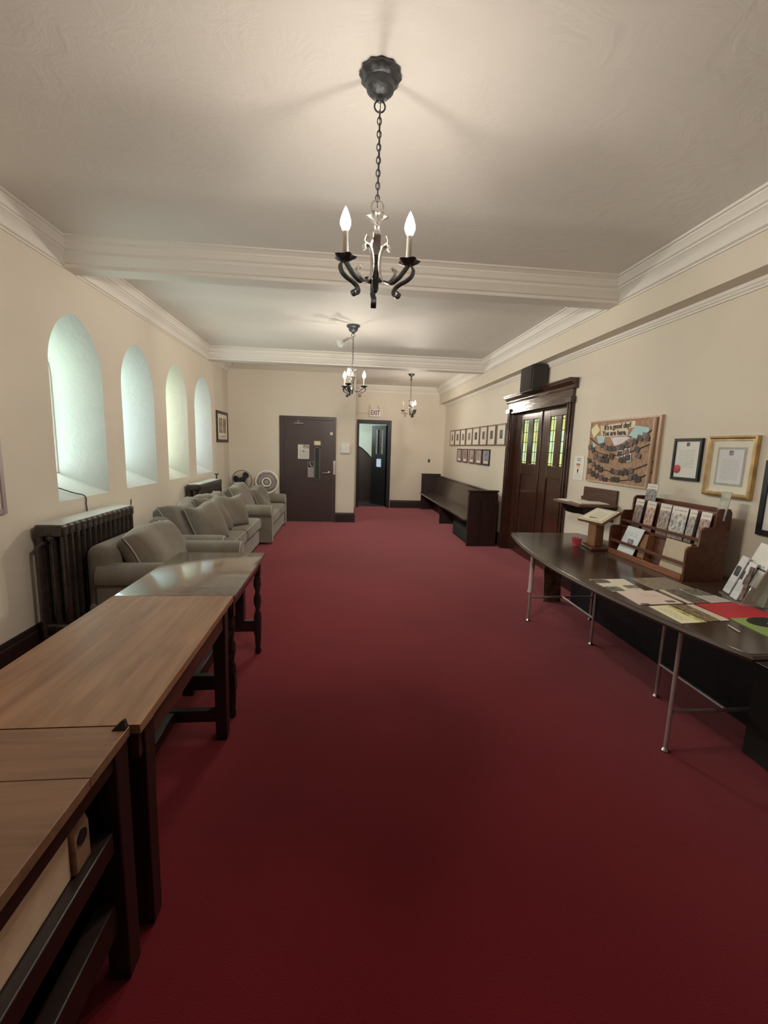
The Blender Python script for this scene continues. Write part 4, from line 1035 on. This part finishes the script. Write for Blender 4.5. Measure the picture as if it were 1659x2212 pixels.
# things below the table
single('leaning_print', MB().loft([[(2.115, 4.15, 0), (2.30, 4.15, 0), (2.30, 4.17, 0), (2.115, 4.17, 0)], [(2.115, 4.21, .52), (2.30, 4.21, .52), (2.30, 4.23, .52), (2.115, 4.23, .52)]]), MAT['mottle'], 'mottled brown panel leaning below the far end of the boat-shaped table', 'panel')
single('storage_cabinet', rbox(MB(), 2.37, .9, 0, 2.57, 4.1, .685, .008, 1), MAT['black'], 'black low cabinet under the boat-shaped table against the wall', 'cabinet')
single('storage_carton', rbox(MB(), 2.14, 1.3, 0, 2.325, 1.90, .51, .006, 1), plain('dark_carton', (.014, .010, .010), .8), 'dark box on the carpet under the near end of the boat-shaped table', 'box')
single('loose_sheet', MB().box(2.138, 1.55, .51, 2.32, 1.898, .514), MAT['paper'], 'white sheet on the dark box under the table', 'paper')

# ------------------------------------------------------------------ brochure rack
RK = thing('brochure_rack', 'three tiered mahogany brochure rack standing on the boat-shaped table', 'rack', (2.33, 2.89, TZ))
RY0, RY1 = 2.49, 3.295
side = [(2.19, TZ), (2.47, TZ), (2.47, 1.20), (2.455, 1.225), (2.385, 1.225), (2.365, 1.205), (2.36, 1.115), (2.355, 1.105), (2.295, 1.105), (2.275, 1.085), (2.27, .99), (2.265, .98), (2.21, .98), (2.19, .96)]
for y in (RY0, RY1 - .018): put('side_panel', MB().prism(side, lambda x, z: (x, y, z), lambda x, z: (x, y + .018, z)), MAT['rack'], RK, bevel=.003)
put('front_board', MB().box(2.186, RY0 + .018, TZ, 2.20, RY1 - .018, .792), MAT['rackl'], RK, bevel=.003)
put('back_board', MB().box(2.455, RY0 + .018, TZ, 2.468, RY1 - .018, 1.22), MAT['rack'], RK)
put('shelf', MB().box(2.20, RY0 + .018, TZ, 2.455, RY1 - .018, .772), MAT['rack'], RK)
put('shelf', MB().box(2.29, RY0 + .018, .955, 2.455, RY1 - .018, .968), MAT['rack'], RK)
put('tier_back', MB().loft([[(2.262, RY0 + .018, .772), (2.272, RY0 + .018, .772), (2.272, RY1 - .018, .772), (2.262, RY1 - .018, .772)], [(2.298, RY0 + .018, .975), (2.308, RY0 + .018, .975), (2.308, RY1 - .018, .975), (2.298, RY1 - .018, .975)]]), MAT['rack'], RK)
put('tier_back', MB().loft([[(2.345, RY0 + .018, .968), (2.355, RY0 + .018, .968), (2.355, RY1 - .018, .968), (2.345, RY1 - .018, .968)], [(2.385, RY0 + .018, 1.20), (2.395, RY0 + .018, 1.20), (2.395, RY1 - .018, 1.20), (2.385, RY1 - .018, 1.20)]]), MAT['rack'], RK)
for x, z in ((2.192, .862), (2.273, 1.02)): put('rail', MB().box(x, RY0 + .018, z - .011, x + .010, RY1 - .018, z + .011), MAT['rack'], RK, bevel=.002)
put('lower_lip', MB().box(2.275, RY0 + .018, .968, 2.29, RY1 - .018, .985), MAT['rack'], RK)
put('divider', MB().loft([[(2.21, 2.905, .772), (2.262, 2.905, .772), (2.262, 2.915, .772), (2.21, 2.915, .772)], [(2.24, 2.905, .97), (2.298, 2.905, .97), (2.298, 2.915, .97), (2.24, 2.915, .97)]]), MAT['oak'], RK)
def leaflet(label, yc, w, x0, z0, x1, z1, mat, turn=0, name='leaflet', cat='leaflet', grp='leaflets in the brochure rack', th=.004):
    mb = MB(); dy = turn
    mb.loft([[(x0, yc - w / 2 + dy * 0, z0), (x0 - th, yc - w / 2, z0), (x0 - th, yc + w / 2, z0), (x0, yc + w / 2, z0)], [(x1, yc - w / 2 + dy, z1), (x1 - th, yc - w / 2 + dy, z1), (x1 - th, yc + w / 2 + dy, z1), (x1, yc + w / 2 + dy, z1)]])
    return tag(put(name, mb, mat), label, cat, grp)
def brprint(i, top, c): return page('leaflet_print_%d' % i, top, (.2, .18, .17), 'YZ', 14, (.15, .85, .84, .95), rough=.4, blob=[(.5, .40, .5, .40, c)])
LF = [(3.180, .09, (.22, .16, .14)), (3.050, .095, (.46, .30, .25)), (2.900, .105, (.30, .24, .21)), (2.768, .140, (.42, .41, .39)), (2.655, .06, (.30, .28, .26)), (2.552, .08, (.30, .21, .18))]
LN = ['narrow brown leaflet at the door end of the rack middle tier', 'leaflet with a smiling face on the rack middle tier', 'curled grey leaflet next to the face leaflet on the rack', 'wide pale leaflet in the middle of the rack tier', 'slim pale leaflet right beside the widest one on the rack', 'brown group photo leaflet at the near end of the rack tier']
for i, (yc, w, c) in enumerate(LF): leaflet(LN[i], yc - .015, w, 2.312, .968, 2.352, 1.205 - .002 * i, brprint(i, (.70, .66, .60), c), (.015, .015, .018, .015, .012, .010)[i])
leaflet('white printed sheet in the lower pocket of the rack', 3.125, .19, 2.225, .785, 2.258, .995, page('white_sheet_print', (.76, .80, .84), (.45, .47, .5), 'YZ', 14, (.25, .7, .62, .82), blob=[(.48, .46, .13, .09, (.25, .26, .28))]), -.06)
leaflet('tan booklet in the lower pocket of the rack', 2.64, .215, 2.225, .785, 2.258, .985, plain('tan_booklet_cover', (.50, .42, .31), .6, 0, .08, 20), 0, 'booklet', 'booklet')
leaflet('brown folded leaflet beside the rack divider', 2.955, .09, 2.238, .785, 2.270, .965, plain('brown_leaflet_cover', (.28, .14, .07), .6, 0, .2), .015)
leaflet('grey photo leaflet standing tall on the top tier of the rack', 3.165, .115, 2.405, 1.13, 2.43, 1.325, brprint(8, (.72, .70, .64), (.24, .22, .22)), 0)
leaflet('grey green leaflet upright on the near end of the rack top', 2.515, .07, 2.41, 1.15, 2.43, 1.335, plain('grey_green_leaflet', (.40, .41, .34), .5, 0, .35, 30), -.01)

# ------------------------------------------------------------------ plaque stand + red glass
PS = thing('plaque_stand', 'oak stand holding a slanted framed certificate on the boat-shaped table', 'stand', (2.16, 3.42, TZ))
put('base', MB().prism([(2.06, 3.31), (2.18, 3.305), (2.275, 3.40), (2.27, 3.55), (2.085, 3.53)], lambda x, y: (x, y, TZ), lambda x, y: (x, y, TZ + .024)), MAT['rack'], PS, bevel=.005)
put('post', MB().box(-.05, -.04, TZ + .024, .05, .04, 1.02, Matrix.Translation((2.155, 3.425, 0)) @ Matrix.Rotation(.35, 4, 'Z')), MAT['oak'], PS, bevel=.004)
cor = [Vector(p) for p in ((2.047, 3.544, .985), (2.107, 3.278, .985), (2.248, 3.261, 1.085), (2.204, 3.519, 1.085))]
nz_ = (cor[1] - cor[0]).cross(cor[3] - cor[0]).normalized(); nz_ = nz_ if nz_.z > 0 else -nz_
def slab(i, a, b, mat, nm, par):
    c = sum(cor, Vector()) / 4; P = [c + (p - c) * i for p in cor]
    return put(nm, MB().loft([[p + nz_ * a for p in P], [p + nz_ * b for p in P]]), mat, par)
top = slab(1.0, -.022, 0, MAT['oak'], 'slanted_top', PS)
slab(.96, 0, .003, MAT['matb'], 'certificate', top)
slab(.86, .003, .0038, plain('olive_border', (.35, .33, .20), .7), 'border', top)
slab(.80, .0038, .0048, page('plaque_print', (.74, .72, .58), (.45, .43, .33), 'YX', 16, (.2, .8, .25, .75)), 'sheet', top)
single('red_glass', MB().lathe([(.026, 0), (.034, .004), (.036, .035), (.044, .075), (.040, .075), (.031, .03), (.001, .012)], 8, (2.022, 3.475, TZ)), MAT['redglass'], 'small red glass votive cup at the foot of the oak stand', 'glass', smooth=20)

# ------------------------------------------------------------------ acrylic leaflet holder
AH = thing('leaflet_holder', 'clear acrylic holder on the near end of the boat-shaped table', 'holder', (2.32, 2.22, TZ))
AX = Vector((-.06, -.16, 0)).normalized(); AN = Vector((-.16, .06, 0)).normalized(); AO = Vector((2.262, 2.285, TZ))
def ap(u, d, z): return AO + AX * u - AN * d + Vector((0, 0, z))
def aslab(u0, u1, d0, z0, d1, z1, th): return MB().loft([[ap(u0, d0, z0), ap(u1, d0, z0), ap(u1, d0 + th, z0), ap(u0, d0 + th, z0)], [ap(u0, d1, z1), ap(u1, d1, z1), ap(u1, d1 + th, z1), ap(u0, d1 + th, z1)]])
put('base_plate', aslab(-.01, .24, -.005, 0, -.005, .004, .13), MAT['acrylic'], AH)
put('back_plate', aslab(-.01, .24, .10, .004, .16, .30, .003), MAT['acr'], AH)
put('side_plate', MB().loft([[ap(.235, -.005, .004), ap(.239, -.005, .004), ap(.239, .11, .004), ap(.235, .11, .004)], [ap(.235, .05, .16), ap(.239, .05, .16), ap(.239, .15, .26), ap(.235, .15, .26)]]), MAT['acrylic'], AH)
def holder_leaf(label, u0, u1, d0, z0, d1, z1, mat, th=.006):
    return single('leaflet', aslab(u0, u1, d0, z0, d1, z1, th), mat, label, 'leaflet', 'leaflets in the acrylic holder')
holder_leaf('white leaflet with a dark drawing in the front of the acrylic holder, rack side', 0, .072, .01, .016, .085, .235, page('holder_leaf_a', (.66, .67, .71), (.40, .40, .43), 'YZ', 22, (.1, .9, .1, .32), blob=[(.5, .6, .26, .13, (.05, .05, .06))]))
holder_leaf('white leaflet with dark photos in the front of the acrylic holder, wall side', .084, .158, .01, .008, .085, .22, page('holder_leaf_b', (.68, .69, .73), (.42, .42, .46), 'YZ', 22, (.1, .9, .2, .4), blob=[(.75, .62, .10, .12, (.08, .07, .08)), (.3, .55, .2, .14, (.10, .08, .09))]))
hl = holder_leaf('tall white folded leaflet with one printed word at the back of the holder', .04, .215, .062, .10, .145, .325, page('holder_leaf_c', (.76, .76, .73), (.42, .42, .46), 'YZ', 9, (.2, .75, .44, .58)))
put('dark_band', aslab(.038, .217, .0905, .195, .093, .203, .002), MAT['black'], hl)
holder_leaf('dark photo leaflet on the wall side of the acrylic holder', .175, .21, .012, .02, .045, .21, MAT['photo2'])

# ------------------------------------------------------------------ papers on the table
def sheet(name, label, pts, mat, z, th=.0022, cat='paper'):
    mb = MB().prism(pts, lambda x, y: (x, y, z), lambda x, y: (x, y, z + th))
    return single(name, mb, mat, label, cat, 'papers spread on the boat-shaped table')
sheet('flyer', 'flyer with black photos at the front edge of the boat-shaped table, farthest of the spread', [(1.592, 2.30), (1.80, 2.315), (1.824, 2.545), (1.585, 2.535)], page('flyer_a', (.72, .68, .58), (.3, .28, .26), 'XY', 10, (.55, .95, .1, .3), blob=[(.22, .8, .22, .15, (.12, .10, .09)), (.2, .2, .2, .17, (.17, .17, .12)), (.78, .35, .2, .12, (.20, .19, .17))]), TZ + .0004)
sheet('newspaper', 'dark brown photo sheet between the rack and the flyers', [(1.88, 2.325), (2.15, 2.345), (2.135, 2.575), (1.875, 2.562)], page('newspaper_print', (.30, .26, .20), (.16, .14, .11), 'XY', 18, (.05, .95, .05, .95), blob=[(.2, .72, .15, .2, (.22, .18, .12))]), TZ + .0003)
sheet('flyer', 'pale pink flyer at the front edge of the table', [(1.602, 2.085), (1.872, 2.10), (1.86, 2.315), (1.615, 2.305)], page('flyer_c', (.78, .66, .60), (.50, .40, .38), 'XY', 12, (.45, .8, .5, .75), blob=[(.8, .2, .1, .07, (.15, .12, .12)), (.15, .05, .09, .04, (.1, .1, .1))]), TZ + .0006)
sheet('brochure', 'brochure with a dark photo stripe beside the pink flyer', [(1.90, 2.10), (2.04, 2.108), (2.04, 2.335), (1.90, 2.325)], page('brochure_d', (.76, .70, .58), (.4, .38, .34), 'XY', 12, (.02, .1, .1, .9), blob=[(.60, .5, .40, .52, (.15, .12, .10))]), TZ + .0005)
sheet('brochure', 'pale brochure with a grey panel beside the dark striped one', [(2.048, 2.108), (2.185, 2.122), (2.165, 2.34), (2.044, 2.335)], page('brochure_e', (.60, .58, .52), (.4, .4, .36), 'XY', 12, (.1, .9, .05, .45), blob=[(.5, .74, .48, .24, (.16, .15, .13))]), TZ + .0005)
sheet('flyer', 'cream yellow flyer at the near front edge of the table', [(1.642, 1.835), (1.782, 1.848), (1.770, 2.078), (1.64, 2.062)], page('flyer_f', (.80, .77, .52), (.45, .42, .28), 'XY', 14, (.15, .5, .15, .8), blob=[(.85, .5, .13, .5, (.52, .52, .20))]), TZ + .0008)
sheet('brochure', 'brochure with a brown photo between the yellow flyer and the red sheet', [(1.792, 1.857), (1.926, 1.867), (1.916, 2.083), (1.785, 2.08)], page('brochure_g', (.76, .66, .55), (.45, .38, .32), 'XY', 12, (.75, .95, .1, .9), blob=[(.3, .5, .34, .52, (.22, .17, .10))]), TZ + .0006)
sheet('red_sheet', 'plain bright red sheet lying in the middle of the spread', [(1.932, 1.886), (2.235, 1.90), (2.212, 2.112), (1.935, 2.094)], MAT['redpaper'], TZ + .0004)
gf = sheet('green_folder', 'green folder with a dark printed arch at the near end of the table', [(1.93, 1.64), (2.22, 1.65), (2.23, 1.895), (1.945, 1.888)], MAT['greenpaper'], TZ + .0007, .004, 'folder')
put('dark_arch', MB().prism([(2.10 + .112 * math.cos(a), 1.825 + .068 * math.sin(a)) for a in [2 * PI * k / 28 for k in range(28)]], lambda x, y: (x, y, TZ + .0047), lambda x, y: (x, y, TZ + .0056)), MAT['black'], gf)
put('inner_oval', MB().prism([(2.125 + .062 * math.cos(a), 1.80 + .034 * math.sin(a)) for a in [2 * PI * k / 24 for k in range(24)]], lambda x, y: (x, y, TZ + .0056), lambda x, y: (x, y, TZ + .0062)), plain('grey_green_oval', (.22, .26, .18), .6), gf)
sheet('grey_card', 'grey green card peeking below the green folder', [(1.90, 1.585), (2.1, 1.575), (2.1, 1.64), (1.915, 1.64)], plain('grey_green_card', (.26, .29, .20), .6), TZ + .0004)
single('pen', MB().tube([(1.85, 1.80, TZ + .006), (1.835, 1.72, TZ + .006)], .0045, 8), MAT['chrome'], 'thin pale pen lying between the flyers and the green folder', 'pen')
